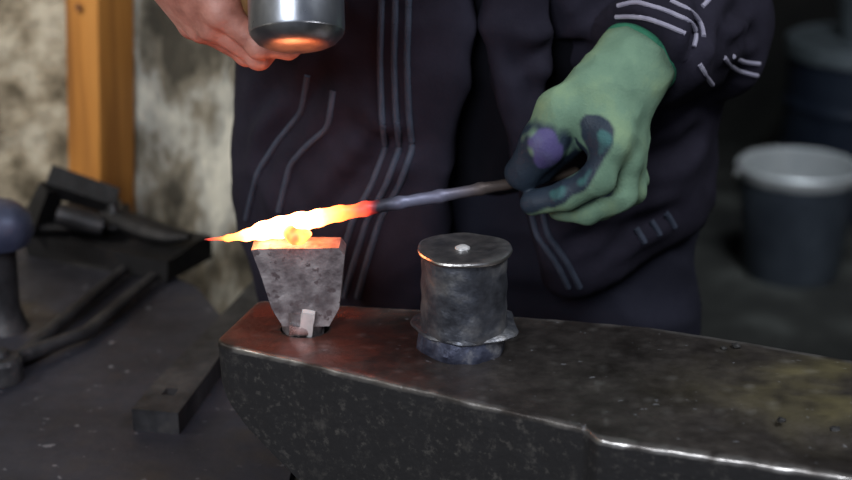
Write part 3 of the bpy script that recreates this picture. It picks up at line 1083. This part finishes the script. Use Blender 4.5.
# crumbs of slag on the anvil
random.seed(4)
for k, (px, py, r, lab) in enumerate(((836, 425, 0.0052, 'black slag chip at the right end of the anvil face'), (736, 347, 0.0042, 'small black slag crumb on the back edge of the anvil'),
                                      (724, 349, 0.003, 'tiny dark slag crumb just left of the back-edge crumb'), (781, 421, 0.0035, 'dull dark flake lying near the worn hollow of the anvil'))):
    c = onz(px, py, AZ)
    bm = bmesh.new()
    bmesh.ops.create_icosphere(bm, subdivisions=2, radius=r)
    for v in bm.verts:
        v.co *= 1 + 0.45 * noise.noise(v.co * 300 + Vector((k * 3, 0, 0)))
        v.co.z *= 0.55
    zz = AZ + r * 0.35 - (0.006 if k in (0,) else 0)
    bmesh.ops.translate(bm, verts=bm.verts, vec=(c.x, c.y, zz))
    tag(from_bm('slag_crumb', bm, M['slag'], smooth=False), lab, 'slag', 'slag crumbs on the anvil face')

# ------------------------------------------------------------------ bucket and barrel at the back right
bc = onz(790, 272, 0.0)
bk = empty('metal_bucket', (bc.x, bc.y, 0))
tag(bk, 'grey metal bucket with a shiny rim on the floor behind the blacksmith', 'bucket')
rb = 0.150
hb = 0.285
bm = bmesh.new()
lathe(bm, [(rb * .78, 0.0), (rb * .80, 0.008), (rb * .88, hb * .5), (rb * .97, hb - 0.05), (rb * .98, hb), (rb * .96, hb), (rb * .94, hb - 0.05), (rb * .78, 0.012), (0.01, 0.010)], bc, n=64)
from_bm('pail', bm, M['bucket'], bk)
bm = bmesh.new()
lathe(bm, [(0.01, 0.016), (rb * .76, 0.02), (rb * .925, hb - 0.05), (rb * .945, hb - 0.004), (rb * .935, hb - 0.004), (rb * .915, hb - 0.05), (rb * .75, 0.022), (0.01, 0.018)], bc, n=64)
from_bm('lit_inner_wall', bm, M['bucket_rim'], bk)  # added paler inner wall; the light inside the bucket is put into its colour
bm = bmesh.new()
lathe(bm, [(rb * .965, hb - 0.028), (rb * 1.0, hb - 0.026), (rb * 1.03, hb - 0.008), (rb * 1.03, hb), (rb * .99, hb + 0.006), (rb * .95, hb + 0.002), (rb * .94, hb - 0.02)], bc, n=64)
rim = from_bm('rim', bm, M['bucket_rim'], bk)
# keep the rim an open ring
bm = bmesh.new()
bm.from_mesh(rim.data)
bmesh.ops.delete(bm, geom=[fc for fc in bm.faces if len(fc.verts) > 4], context='FACES_ONLY')
bm.to_mesh(rim.data)
bm.free()
bm = bmesh.new()
pts = [Vector(bc) + Vector((rb * 1.02 * math.cos(t), rb * 1.1 * math.sin(t), hb - 0.02 - 0.10 * math.sin(t))) for t in np.linspace(0, math.pi, 24)]
sweep(bm, pts, 0.004, n=8)
from_bm('bail', bm, M['bucket_rim'], bk)

bc = onz(858, 200, 0.0)
br = empty('steel_barrel', (bc.x, bc.y, 0))
tag(br, 'dark blue barrel with a pale lid behind the bucket', 'barrel')
rb = 0.235
hb = at(858, 56, bc.y - rb).z
bm = bmesh.new()
prof = [(rb * .97, 0.0), (rb, 0.01)]
for k in range(25):
    t = k / 24
    prof.append((rb + 0.008 * math.exp(-((t - .33) / .02) ** 2) + 0.008 * math.exp(-((t - .66) / .02) ** 2), 0.02 + (hb - 0.06) * t))
prof.append((rb * .98, hb - 0.03))
lathe(bm, prof, bc, n=64)
from_bm('drum', bm, M['barrel'], br)
bm = bmesh.new()
lathe(bm, [(rb * 1.0, hb - 0.05), (rb * 1.035, hb - 0.045), (rb * 1.035, hb - 0.004), (rb * 1.0, hb), (rb * .95, hb - 0.008), (0.05, hb - 0.008)], bc, n=64)
from_bm('lid', bm, M['barrel_lid'], br)
bm = bmesh.new()
lathe(bm, [(0.09, hb - 0.007), (0.10, hb + 0.06), (0.11, hb + 0.12), (0.112, hb + 0.125), (0.104, hb + 0.125), (0.09, hb + 0.02), (0.01, hb + 0.01)], (bc.x, bc.y, 0), n=48)
tag(from_bm('metal_pan', bm, M['barrel_lid']), 'grey metal pan standing on the barrel lid', 'pan')

# ------------------------------------------------------------------ the blacksmith
person = empty('person', (0.06, 0.40, 0))
tag(person, 'person in dark striped jacket and green work glove, hammer raised behind the anvil', 'person')

# --- hand poses
# right (bare) hand round the hammer handle
hF = Vector((0.66, -0.12, -0.74)).normalized()
hW0 = Vector((0.53, -0.76, 0.38)).normalized()
hP = hW0.cross(hF).normalized()
hW = hF.cross(hP).normalized()
IMC = at(220, 11, 0.050)       # index knuckle
RW = IMC - hF * 0.092 - hW * 0.026   # wrist


def hand_points(o, F, P, W, curls, scale=1.0):
    mcp = [(0.092, 0.0, 0.026), (0.096, -0.003, 0.004), (0.090, -0.001, -0.0175), (0.081, 0.003, -0.037)]
    ln = [(0.046, 0.028, 0.023), (0.050, 0.031, 0.024), (0.047, 0.029, 0.023), (0.037, 0.022, 0.020)]
    out = []
    for (a, b, c), l, cu in zip(mcp, ln, curls):
        p = o + (F * a + P * b + W * c) * scale
        pts = [p]
        th = 0
        for L_, da in zip(l, cu):
            th += math.radians(da)
            p = p + (F * math.cos(th) + P * math.sin(th)) * (L_ * scale)
            pts.append(p)
        out.append(pts)
    return out


RF = hand_points(RW, hF, hP, hW, [(8, 38, 30), (16, 70, 55), (20, 82, 55), (26, 88, 52)])
hg = IMC + hP * 0.027 + hF * 0.012       # where the handle passes through the grip


def add_right_hand(f):
    for k, pts in enumerate(RF):
        a = RW + hW * (0.014 - 0.009 * k)
        f.cap(a, pts[0], 0.0165, 0.0138 - 0.0012 * (k == 3), 0.014)
        f.cap(a + hP * 0.012, pts[0] + hP * 0.008 - hF * 0.012, 0.017, 0.013, 0.014)
    for k, pts in enumerate(RF):
        s = (1.0, 1.03, 0.98, 0.86)[k]
        f.chain(pts, [0.0128 * s, 0.0112 * s, 0.0096 * s, 0.0078 * s], 0.0045)
        f.ball(pts[0] - hP * 0.0045, 0.0108 * s, 0.006)
        f.ball(pts[1] - (pts[0] + pts[2]) * 0 - hP * 0.0015, 0.0114 * s, 0.004)
    # thumb along the handle
    t0 = RW + hF * 0.028 + hW * 0.030 + hP * 0.012
    t1 = RW + hF * 0.062 + hW * 0.046 + hP * 0.030
    t2 = t1 + (hW * 0.75 + hF * 0.25 + hP * 0.5).normalized() * 0.034
    t3 = t2 + (hW * 0.9 + hF * 0.2 + hP * 0.2).normalized() * 0.027
    f.chain([RW + hW * 0.008, t0, t1, t2, t3], [0.018, 0.0185, 0.0145, 0.0115, 0.0088], 0.010)
    f.cap(t0, RF[0][0] + hP * 0.008, 0.014, 0.011, 0.016)


# left (gloved) hand: joints given where the photo shows them, index nearest to the camera
LWR = at(621, 82, 0.142)
CUFF = at(640, 57, 0.158)
GA = Vector((0.60, 0.62, 0.50)).normalized()
L_idx = [at(610, 142, 0.080), at(599, 178, 0.072), at(565, 196, 0.080), at(532, 203, 0.092)]
L_mid = [at(622, 158, 0.100), at(620, 195, 0.096), at(586, 210, 0.100), at(560, 209, 0.112)]
L_rng = [at(628, 160, 0.122), at(630, 190, 0.124), at(600, 206, 0.130), at(574, 202, 0.138)]
L_pnk = [at(630, 155, 0.143), at(634, 178, 0.148), at(612, 194, 0.152), at(594, 190, 0.158)]
L_thb = [at(606, 84, 0.126), at(559, 110, 0.100), at(544, 143, 0.094), at(522, 174, 0.104)]


def add_left_hand(f, g):
    """g: extra thickness (the glove over the hand)"""
    for k, pts in enumerate((L_idx, L_mid, L_rng, L_pnk)):
        s = (1.0, 1.02, 0.97, 0.86)[k]
        f.cap(LWR + Vector((0, 0.006 * (k - 1), 0)), pts[0], 0.0235 + g, 0.0165 * s + g, 0.016)
    f.chain([LWR, L_thb[0], L_thb[1]], [0.026 + g, 0.0235 + g, 0.0165 + g], 0.018)
    f.cap(at(596, 100, 0.112), at(606, 140, 0.090), 0.0235 + g, 0.018 + g, 0.018)
    f.cap(at(566, 112, 0.106), at(604, 128, 0.092), 0.014 + g, 0.018 + g, 0.014)
    for k, pts in enumerate((L_idx, L_mid, L_rng, L_pnk)):
        s = (1.0, 1.02, 0.97, 0.86)[k]
        f.chain(pts, [0.0150 * s + g, 0.0128 * s + g, 0.0108 * s + g, 0.0086 * s + g], 0.0045)
    f.chain(L_thb[1:], [0.0175 + g, 0.0178 + g, 0.0140 + g], 0.008)
    f.chain([at(566, 112, 0.110), at(562, 138, 0.112), at(540, 170, 0.114)], [0.0165 + g, 0.0165 + g, 0.0125 + g], 0.010)


# --- skeleton
SH_R, EL_R = Vector((-0.15, 0.33, 1.36)), Vector((-0.345, 0.36, 1.19))
SH_L, EL_L = Vector((0.262, 0.33, 1.345)), at(706, 26, 0.33)
HIP = Vector((0.06, 0.39, 0.86))
HEAD = Vector((0.05, 0.245, 1.62))
f = Field(steps(-0.43, 0.46, 0.008, (-0.275, -0.085, 0.0021)), steps(-0.06, 0.56, 0.008, (-0.02, 0.155, 0.0023)),
          steps(-0.02, 1.80, 0.008, (1.03, 1.20, 0.0021)))
f.chain([HIP, Vector((0.06, 0.38, 1.0)), Vector((0.06, 0.36, 1.18)), Vector((0.06, 0.33, 1.33))], [0.15, 0.14, 0.155, 0.14], 0.04, (1, .72, 1))
f.cap(SH_R, SH_L, 0.062, 0.062, 0.05)
f.chain([Vector((0.06, 0.325, 1.38)), Vector((0.055, 0.29, 1.50))], [0.062, 0.056], 0.03)
# head, facing down towards the work
fwd = Vector((-0.12, -0.80, -0.58)).normalized()
up = Vector((-0.05, -0.55, 0.83))
up = (up - fwd * up.dot(fwd)).normalized()
rt = fwd.cross(up)


def hp(a, b, c):
    return HEAD + fwd * a + up * b + rt * c


f.cap(hp(-0.02, 0.03, 0), hp(0.01, 0.03, 0), 0.085, 0.08, 0.03)
f.cap(hp(0.02, -0.02, 0), hp(0.045, -0.085, 0), 0.066, 0.036, 0.03)
f.cap(hp(0.075, 0.005, 0), hp(0.105, -0.035, 0), 0.008, 0.014, 0.012)
for s in (-1, 1):
    f.ball(hp(0.1, -0.037, s * 0.010), 0.008, 0.008)
    f.cap(hp(0.082, 0.018, s * 0.012), hp(0.07, 0.018, s * 0.045), 0.008, 0.008, 0.014)
    f.ball(hp(0.055, -0.025, s * 0.04), 0.022, 0.02)
    f.ball(hp(0.070, 0.0, s * 0.031), 0.0125, 0.004)
    f.cap(hp(-0.01, 0.012, s * 0.084), hp(-0.012, -0.03, s * 0.078), 0.016, 0.010, 0.006, (1, 1, 1))
f.cap(hp(0.087, -0.064, -0.018), hp(0.087, -0.064, 0.018), 0.006, 0.006, 0.006)
f.cap(hp(0.084, -0.074, -0.014), hp(0.084, -0.074, 0.014), 0.007, 0.007, 0.006)
# arms
f.chain([SH_R, EL_R], [0.058, 0.045], 0.03)
f.chain([EL_R, EL_R.lerp(RW, .35), RW - hF * 0.01, RW], [0.044, 0.043, 0.026, 0.022], 0.02, )
f.chain([SH_L, EL_L], [0.058, 0.045], 0.03)
f.chain([EL_L, EL_L.lerp(LWR, .35), LWR], [0.044, 0.043, 0.027], 0.02)
# legs
for s, hx, kx, fx, fy in ((-1, -0.015, -0.045, -0.07, 0.40), (1, 0.165, 0.20, 0.225, 0.44)):
    f.chain([Vector((hx, 0.39, 0.84)), Vector((kx, 0.36, 0.47)), Vector((fx, fy, 0.09))], [0.095, 0.062, 0.042], 0.03)
    f.cap(Vector((fx, fy, 0.045)), Vector((fx + 0.02 * s, fy - 0.17, 0.03)), 0.036, 0.024, 0.02)
add_right_hand(f)
add_left_hand(f, -0.004)
me = f.mesh('body')
body = link('body', me, M['skin'], person)

# hair
f = Field(np.arange(HEAD.x - .14, HEAD.x + .14, .006), np.arange(HEAD.y - .16, HEAD.y + .16, .006), np.arange(HEAD.z - .12, HEAD.z + .16, .006))
f.cap(hp(-0.022, 0.036, 0), hp(0.006, 0.038, 0), 0.090, 0.084, 0.03)
nrm = (fwd * 0.8 - up * 0.6).normalized()
c0 = hp(0.03, 0.045, 0)
f.carve(lambda X, Y, Z: (X - c0.x) * nrm.x + (Y - c0.y) * nrm.y + (Z - c0.z) * nrm.z, 0.01)
link('hair', f.mesh('hair'), M['hair'], person)


def folds(me, amp, freq, seed, vec=(1, 1, 1), mask=None):
    P = coords(me)
    N = normals(me)
    v3 = Vector(vec)
    d = np.array([noise.noise(Vector((float(p[0]) * v3.x, float(p[1]) * v3.y, float(p[2]) * v3.z)) * freq + Vector((seed, 0, 0))) for p in P])
    d = amp * (1 - 2 * np.abs(d))  # ridged
    if mask is not None:
        d = d * mask(P)
    put(me, P + N * d[:, None])


# --- trousers
f = Field(np.arange(-0.26, 0.40, .006), np.arange(0.20, 0.58, .006), np.arange(0.05, 1.02, .007))
f.chain([Vector((0.06, 0.39, 0.80)), Vector((0.06, 0.38, 0.98))], [0.17, 0.165], 0.03, (1.12, .74, 1))
for s, hx, kx, fx, fy in ((-1, -0.015, -0.045, -0.07, 0.40), (1, 0.185, 0.215, 0.225, 0.44)):
    f.chain([Vector((hx, 0.39, 0.84)), Vector((hx * .5 + kx * .5, 0.37, 0.66)), Vector((kx, 0.36, 0.47)), Vector((fx, fy, 0.10))], [0.128, 0.112, 0.092, 0.078], 0.03)
f.carve(lambda X, Y, Z: (0.085 - Z) + 0 * X + 0 * Y, 0.004)
f.carve(lambda X, Y, Z: (Z - 1.0) + 0 * X + 0 * Y, 0.004)
me = f.mesh('trousers')
folds(me, 0.009, 9, 4.0, (0.7, 0.7, 1.5))
TROUSERS = me
link('trousers', me, M['trousers'], person)

# --- shirt under the open jacket
f = Field(np.arange(-0.20, 0.32, .007), np.arange(0.16, 0.56, .007), np.arange(0.84, 1.44, .007))
f.chain([Vector((0.06, 0.385, 0.90)), Vector((0.06, 0.37, 1.05)), Vector((0.06, 0.36, 1.18)), Vector((0.06, 0.335, 1.33))], [0.172, 0.168, 0.172, 0.15], 0.04, (1.1, .80, 1))
f.carve(lambda X, Y, Z: (0.87 - Z) + 0 * X + 0 * Y, 0.004)
me = f.mesh('shirt')
folds(me, 0.006, 8, 9.0, (1.6, 1, 0.6))
link('shirt', me, M['shirt'], person)

# --- jacket
f = Field(np.arange(-0.44, 0.47, .0056), np.arange(0.02, 0.60, .0056), np.arange(0.60, 1.46, .0060))
JC = 0.058
f.chain([Vector((JC, 0.385, 0.74)), Vector((JC, 0.38, 0.86)), Vector((JC, 0.375, 1.0)), Vector((JC, 0.36, 1.18)), Vector((JC, 0.335, 1.33))],
        [0.208, 0.211, 0.206, 0.194, 0.168], 0.05, (1.2, .82, 1))
f.cap(SH_R, SH_L, 0.085, 0.085, 0.05)
f.cap(Vector((JC, 0.34, 1.40)), Vector((JC, 0.335, 1.43)), 0.08, 0.075, 0.03)
# front opening, narrowing upwards, and the two hems
def opening(X, Y, Z):
    t = np.clip((1.06 - Z) / 0.36, 0, 1.2)
    x0 = JC - 0.012 - 0.055 * t
    x1 = JC + 0.000 + 0.105 * t
    dx = np.minimum(X - x0, x1 - X)
    return np.minimum(dx, 0.33 - Y) + 0 * Z - 0.0
f.carve(opening, 0.016)
def hem(X, Y, Z):
    a = 0.768 + 0.37 * np.clip(X - 0.16, 0, 0.3)
    zc = np.where(X > JC, a, 0.665)
    return zc - Z
f.carve(hem, 0.006)
# sleeves
f.chain([SH_R, EL_R], [0.085, 0.070], 0.03)
f.chain([EL_R, EL_R.lerp(RW, .8)], [0.070, 0.055], 0.03)
f.chain([SH_L, SH_L.lerp(EL_L, .6), EL_L], [0.086, 0.062, 0.058], 0.03)
f.cap(at(716, 20, 0.30), at(728, 62, 0.29), 0.03, 0.022, 0.03)
CU_L = CUFF + GA * 0.012
f.chain([EL_L, EL_L.lerp(CU_L, .55), CU_L, CU_L - GA * 0.04], [0.057, 0.054, 0.047, 0.047], 0.03)
axl = -GA
CE = CUFF + GA * 0.007
s = f.block(CE - Vector((.09, .09, .09)), CE + Vector((.09, .12, .09)))
X, Y, Z = f.grid(s)
dd = (X - CE.x) * axl.x + (Y - CE.y) * axl.y + (Z - CE.z) * axl.z
f.D[s] = np.where(dd > -0.05, np.maximum(f.D[s], dd), f.D[s])
me = f.mesh('jacket')


def msk(P):
    return np.clip((1.45 - P[:, 2]) / 0.1, 0, 1) * (0.55 + 0.45 * np.clip((1.02 - P[:, 2]) / 0.2, 0, 1))


folds(me, 0.012, 6.5, 2.0, (1.3, 1.0, 0.75), msk)
folds(me, 0.004, 17, 7.0, (1, 1, 1))
CREASES = [([(705, 6), (702, 25), (696, 48), (694, 80)], 0.010, 0.010), ([(742, 0), (728, 22), (708, 42)], 0.008, 0.009),
           ([(758, 30), (735, 42), (712, 46)], 0.008, 0.008), 
           ([(252, 190), (275, 140), (310, 95), (330, 60)], 0.007, 0.012), ([(245, 120), (270, 95), (300, 80)], 0.006, 0.012),
           ([(300, 250), (345, 190), (385, 150), (425, 132)], 0.009, 0.012), ([(345, 120), (385, 145), (420, 150)], 0.006, 0.010),
           ([(600, 255), (640, 225), (690, 205)], 0.007, 0.010), ([(560, 245), (600, 232), (650, 215)], 0.005, 0.009),
           ([(640, 160), (680, 150), (712, 120)], 0.008, 0.012), ([(520, 60), (560, 48), (600, 46)], 0.010, 0.010), ([(500, 40), (530, 80), (535, 120)], 0.006, 0.012)]


def creases(me, lst):
    P = coords(me)
    N = normals(me)
    bt = BVHTree.FromPolygons([v.co.copy() for v in me.vertices], [tuple(p.vertices) for p in me.polygons])
    for px_pts, depth, width in lst:
        hits = []
        for i in range(len(px_pts) - 1):
            for j in range(8):
                t = j / 8
                q = at(px_pts[i][0] * (1 - t) + px_pts[i + 1][0] * t, px_pts[i][1] * (1 - t) + px_pts[i + 1][1] * t, 1.0)
                h = bt.ray_cast(CAM, (q - CAM).normalized())
                if h[0] is not None:
                    hits.append(h[0])
        if len(hits) < 3:
            continue
        H = np.array([tuple(h) for h in hits])
        lo_, hi_ = H.min(0) - 4 * width, H.max(0) + 4 * width
        I = np.nonzero(((P > lo_) & (P < hi_)).all(1))[0]
        d2 = ((P[I][:, None, :] - H[None]) ** 2).sum(2)
        d = np.sqrt(d2.min(1))
        tt = d2.argmin(1) / max(len(H) - 1, 1)
        env = np.clip(np.minimum(tt, 1 - tt) * 4 + 0.15, 0, 1)
        prof = -np.exp(-(d / width) ** 2) + 0.55 * np.exp(-((d - 2 * width) / width) ** 2)
        P[I] += N[I] * (depth * env * prof)[:, None]
    put(me, P)


creases(me, CREASES)
jacket = link('jacket', me, M['jacket'], person)
jp = [v.co + person.location for v in me.vertices]
jb = BVHTree.FromPolygons(jp, [tuple(p.vertices) for p in me.polygons])


def strip(px_pts, mat, width=0.0028):
    """a line of piping sewn on the jacket, following the cloth"""
    pts = []
    n = []
    for i in range(len(px_pts) - 1):
        k = max(2, int(math.dist(px_pts[i], px_pts[i + 1]) / 3))
        for j in range(k):
            t = j / k
            pts.append((px_pts[i][0] * (1 - t) + px_pts[i + 1][0] * t, px_pts[i][1] * (1 - t) + px_pts[i + 1][1] * t))
    pts.append(px_pts[-1])
    hits = []
    for px, py in pts:
        d = (at(px, py, 1.0) - CAM).normalized()
        h = jb.ray_cast(CAM, d)
        if h[0] is not None:
            if hits and (h[0] - hits[-1]).length > 0.06:
                if len(hits) > 3:
                    make_strip(hits, mat, width)
                hits = []
            hits.append(h[0] + h[1] * 0.0006)
    if len(hits) > 3:
        make_strip(hits, mat, width)


def make_strip(h, mat, width):
    sm = []
    for i in range(len(h)):
        a = h[max(0, i - 2):i + 3]
        sm.append(sum(a, Vector()) / len(a))
    bm = bmesh.new()
    sweep(bm, sm, width, n=8)
    from_bm('piping', bm, mat, jacket)


def ring(c, ax, mat, width=0.0030, r=0.12, phase=(0, 360)):
    q = ax.to_track_quat('Z', 'Y').to_matrix()
    pts = []
    for k in range(73):
        a = math.radians(phase[0] + (phase[1] - phase[0]) * k / 72)
        d = q @ Vector((math.cos(a), math.sin(a), 0))
        h = jb.ray_cast(c + d * r, -d, r)
        if h[0] is not None:
            pts.append(h[0] + d * 0.0008)
    if len(pts) > 4:
        make_strip(pts, mat, width)


# three lines down the right-hand front panel, bending at the waist crease
for o in (0, 14, 27):
    strip([(392 + o, -230), (382 + o, -8), (380 + o, 60), (382 + o, 120), (386 + o, 148), (372 + o, 185), (352 + o, 222), (340 + o, 262), (330 + o, 300)], M['stripe'], 0.0034)
for a, b in (((302, 112), (258, 172)), ((328, 128), (290, 165))):
    strip([(a[0] + 6, a[1] - 40), a, ((a[0] + b[0]) / 2 - 3, (a[1] + b[1]) / 2), b, (b[0] - 12, b[1] + 50)], M['stripe'], 0.0034)
# edge of the other panel and its hem
for o in (0, 11):
    strip([(530 + o, 205), (537 + o, 235), (556 + o, 262), (570 + o, 290)], M['stripe'], 0.0034)
for o in (0, 13, 26):
    strip([(634 + o * 1.15, 226 - o * .6), (641 + o * 1.15, 236 - o * .6), (646 + o * 1.15, 246 - o * .6)], M['stripe'], 0.0034)
for pl in ([(613, 17), (630, 16), (647, 18), (668, 26), (688, 35)], [(615, 7), (636, 2), (666, 11), (691, 22), (697, 34), (693, 50)],
           [(668, 0), (691, 11), (702, 25), (704, 40)], [(698, 61), (709, 82), (718, 89)], [(722, 55), (732, 68), (745, 73), (760, 76)],
           [(730, 54), (739, 61), (750, 63), (762, 64)], [(700, 9), (711, -2)]):
    strip(pl, M['pale_stripe'], 0.0024)

# --- boots
for s, fx, fy in ((-1, -0.07, 0.40), (1, 0.225, 0.44)):
    f = Field(np.arange(fx - .09, fx + .09, .005), np.arange(fy - .27, fy + .12, .005), np.arange(-0.01, 0.22, .005))
    f.cap(Vector((fx, fy, 0.06)), Vector((fx, fy, 0.16)), 0.055, 0.058, 0.02)
    f.cap(Vector((fx, fy + .01, 0.045)), Vector((fx + 0.02 * s, fy - 0.18, 0.04)), 0.052, 0.044, 0.03)
    f.carve(lambda X, Y, Z: (0.002 - Z) + 0 * X + 0 * Y, 0.003)
    link('boot', f.mesh('boot'), M['boot'], person)

# --- glove
f = Field(np.arange(0.05, 0.30, .0021), np.arange(0.02, 0.24, .0023), np.arange(0.87, 1.13, .0021))
add_left_hand(f, 0.0022)
f.chain([LWR, CUFF, CUFF + GA * 0.03], [0.0325, 0.0345, 0.034], 0.02)
f.carve(lambda X, Y, Z: (X - CUFF.x) * GA.x + (Y - CUFF.y) * GA.y + (Z - CUFF.z) * GA.z, 0.003)
me = f.mesh('work_glove')
folds(me, 0.0016, 34, 5.0)
P_ = coords(me)
N_ = normals(me)
nz = np.array([noise.noise(Vector([float(q) for q in p]) * 90) for p in P_]) * 0.5 + np.array([noise.noise(Vector([float(q) for q in p]) * 35) for p in P_]) * 0.6


def near(pts, rad):
    d = np.full(len(P_), 9.0)
    for i in range(len(pts) - 1):
        a, b = np.array(pts[i]), np.array(pts[i + 1])
        ab = b - a
        t = np.clip(((P_ - a) @ ab) / (ab @ ab), 0, 1)
        d = np.minimum(d, np.sqrt(((P_ - a - t[:, None] * ab) ** 2).sum(1)))
    return np.clip((rad - d + 0.006 * nz) / 0.003, 0, 1)


th_c = [L_thb[1].lerp(L_thb[2], .75), L_thb[2], L_thb[3], L_thb[3] + (L_thb[3] - L_thb[2]) * .5]
coat = np.maximum(near(th_c, 0.0255), near([at(566, 128, 0.112), at(560, 142, 0.112), at(540, 170, 0.114)], 0.0255))
# palm side of the fingers (the inside of the grip) is dipped dark
grip = np.array(at(560, 165, 0.10))
inward = ((grip - P_) * N_).sum(1) / np.sqrt(((grip - P_) ** 2).sum(1))
fing = np.maximum(near([L_idx[0], L_idx[1], L_idx[2], L_idx[3]], 0.024), near(L_mid + L_rng + L_pnk, 0.026))
palm = np.clip((inward + 0.14 * nz - 0.30) / 0.12, 0, 1) * (P_[:, 2] < at(590, 122, .09).z)
coat = np.maximum(coat, palm)
strip_c = near([at(594, 130, .062), at(588, 156, .055), at(568, 181, .060), at(545, 193, .070), at(522, 200, .08)], 0.0195)
coat = np.maximum(coat, strip_c)
rub = near([at(604, 138, .058), at(596, 160, .052), at(574, 184, .058), at(552, 194, .068)], 0.0085) + 0 * np.clip((inward + 0.25 * nz - 0.10) / 0.1, 0, 1) * near(L_idx[:3], 0.024) * (P_[:, 2] < at(590, 125, .09).z)
vio = near([L_thb[2] + Vector((-.002, -.02, .006)), L_thb[2] + Vector((.003, -.018, -.008))], 0.016)
spot = near([at(574, 117, .068), at(576, 119, .068)], 0.010)
attr(me, 'coat', np.maximum(coat, spot * 0.9))
attr(me, 'tealrub', rub * np.clip(0.75 + nz, 0, 1))
attr(me, 'violet', vio * 0.9)
glove = link('work_glove', me, M['glove'], person)
glove['label'] = 'green knitted glove with dark dipped palm and thumb'
bm = bmesh.new()
q = GA.to_track_quat('Z', 'Y').to_matrix()
cpt = CUFF - GA * 0.001
pts = [cpt + q @ Vector((math.cos(a), math.sin(a), 0)) * 0.0378 for a in np.linspace(0, 2 * math.pi, 49)]
sweep(bm, pts, 0.0042, n=10)
cf = from_bm('cuff_binding', bm, M['cuff'], glove)
cf['label'] = 'bright green cuff binding'

# ------------------------------------------------------------------ hammer in the right hand
hh = empty('hammer', (0, 0, 0))
hdir = hW.copy()
HC = at(295.5, -19, 0.012)
# handle runs from the head back through the grip
hdir = (HC - hg).normalized()
hface = Vector((0, -math.sin(math.radians(22)), -math.cos(math.radians(22))))
hface = (hface - hdir * hface.dot(hdir) * 0.55).normalized()
hh.location = HC
tag(hh, 'round-headed steel hammer in the bare hand, orange glow reflected on its face', 'hammer')
q = (-hface).to_track_quat('Z', 'Y').to_matrix()
bm = bmesh.new()
R = 0.0415
lathe(bm, [(R - 0.001, -0.046), (R, -0.043), (R, -0.01), (R, 0.03), (R, 0.045), (R - .004, 0.052), (0.03, 0.054)], HC, n=56, axis=q)
from_bm('hammer_head', bm, M['hammer'], hh)
bm = bmesh.new()
lathe(bm, [(0.012, -0.0590), (0.026, -0.0580), (0.034, -0.0545), (R - 0.0025, -0.049), (R - .0005, -0.0455), (R - .001, -0.044)], HC, n=56, axis=q)
from_bm('striking_face', bm, M['hammer_face'], hh)
bm = bmesh.new()
e0 = HC - hdir * 0.135
pts = [HC + hdir * 0.043 + (e0 - HC - hdir * 0.043) * t for t in np.linspace(0, 1, 16)]
sweep(bm, pts, [0.0135 + 0.002 * math.sin(3 * t) for t in np.linspace(0, 1, 16)], n=18, flat=(0.85, 1.1))
from_bm('handle', bm, M['handle_wood'], hh)
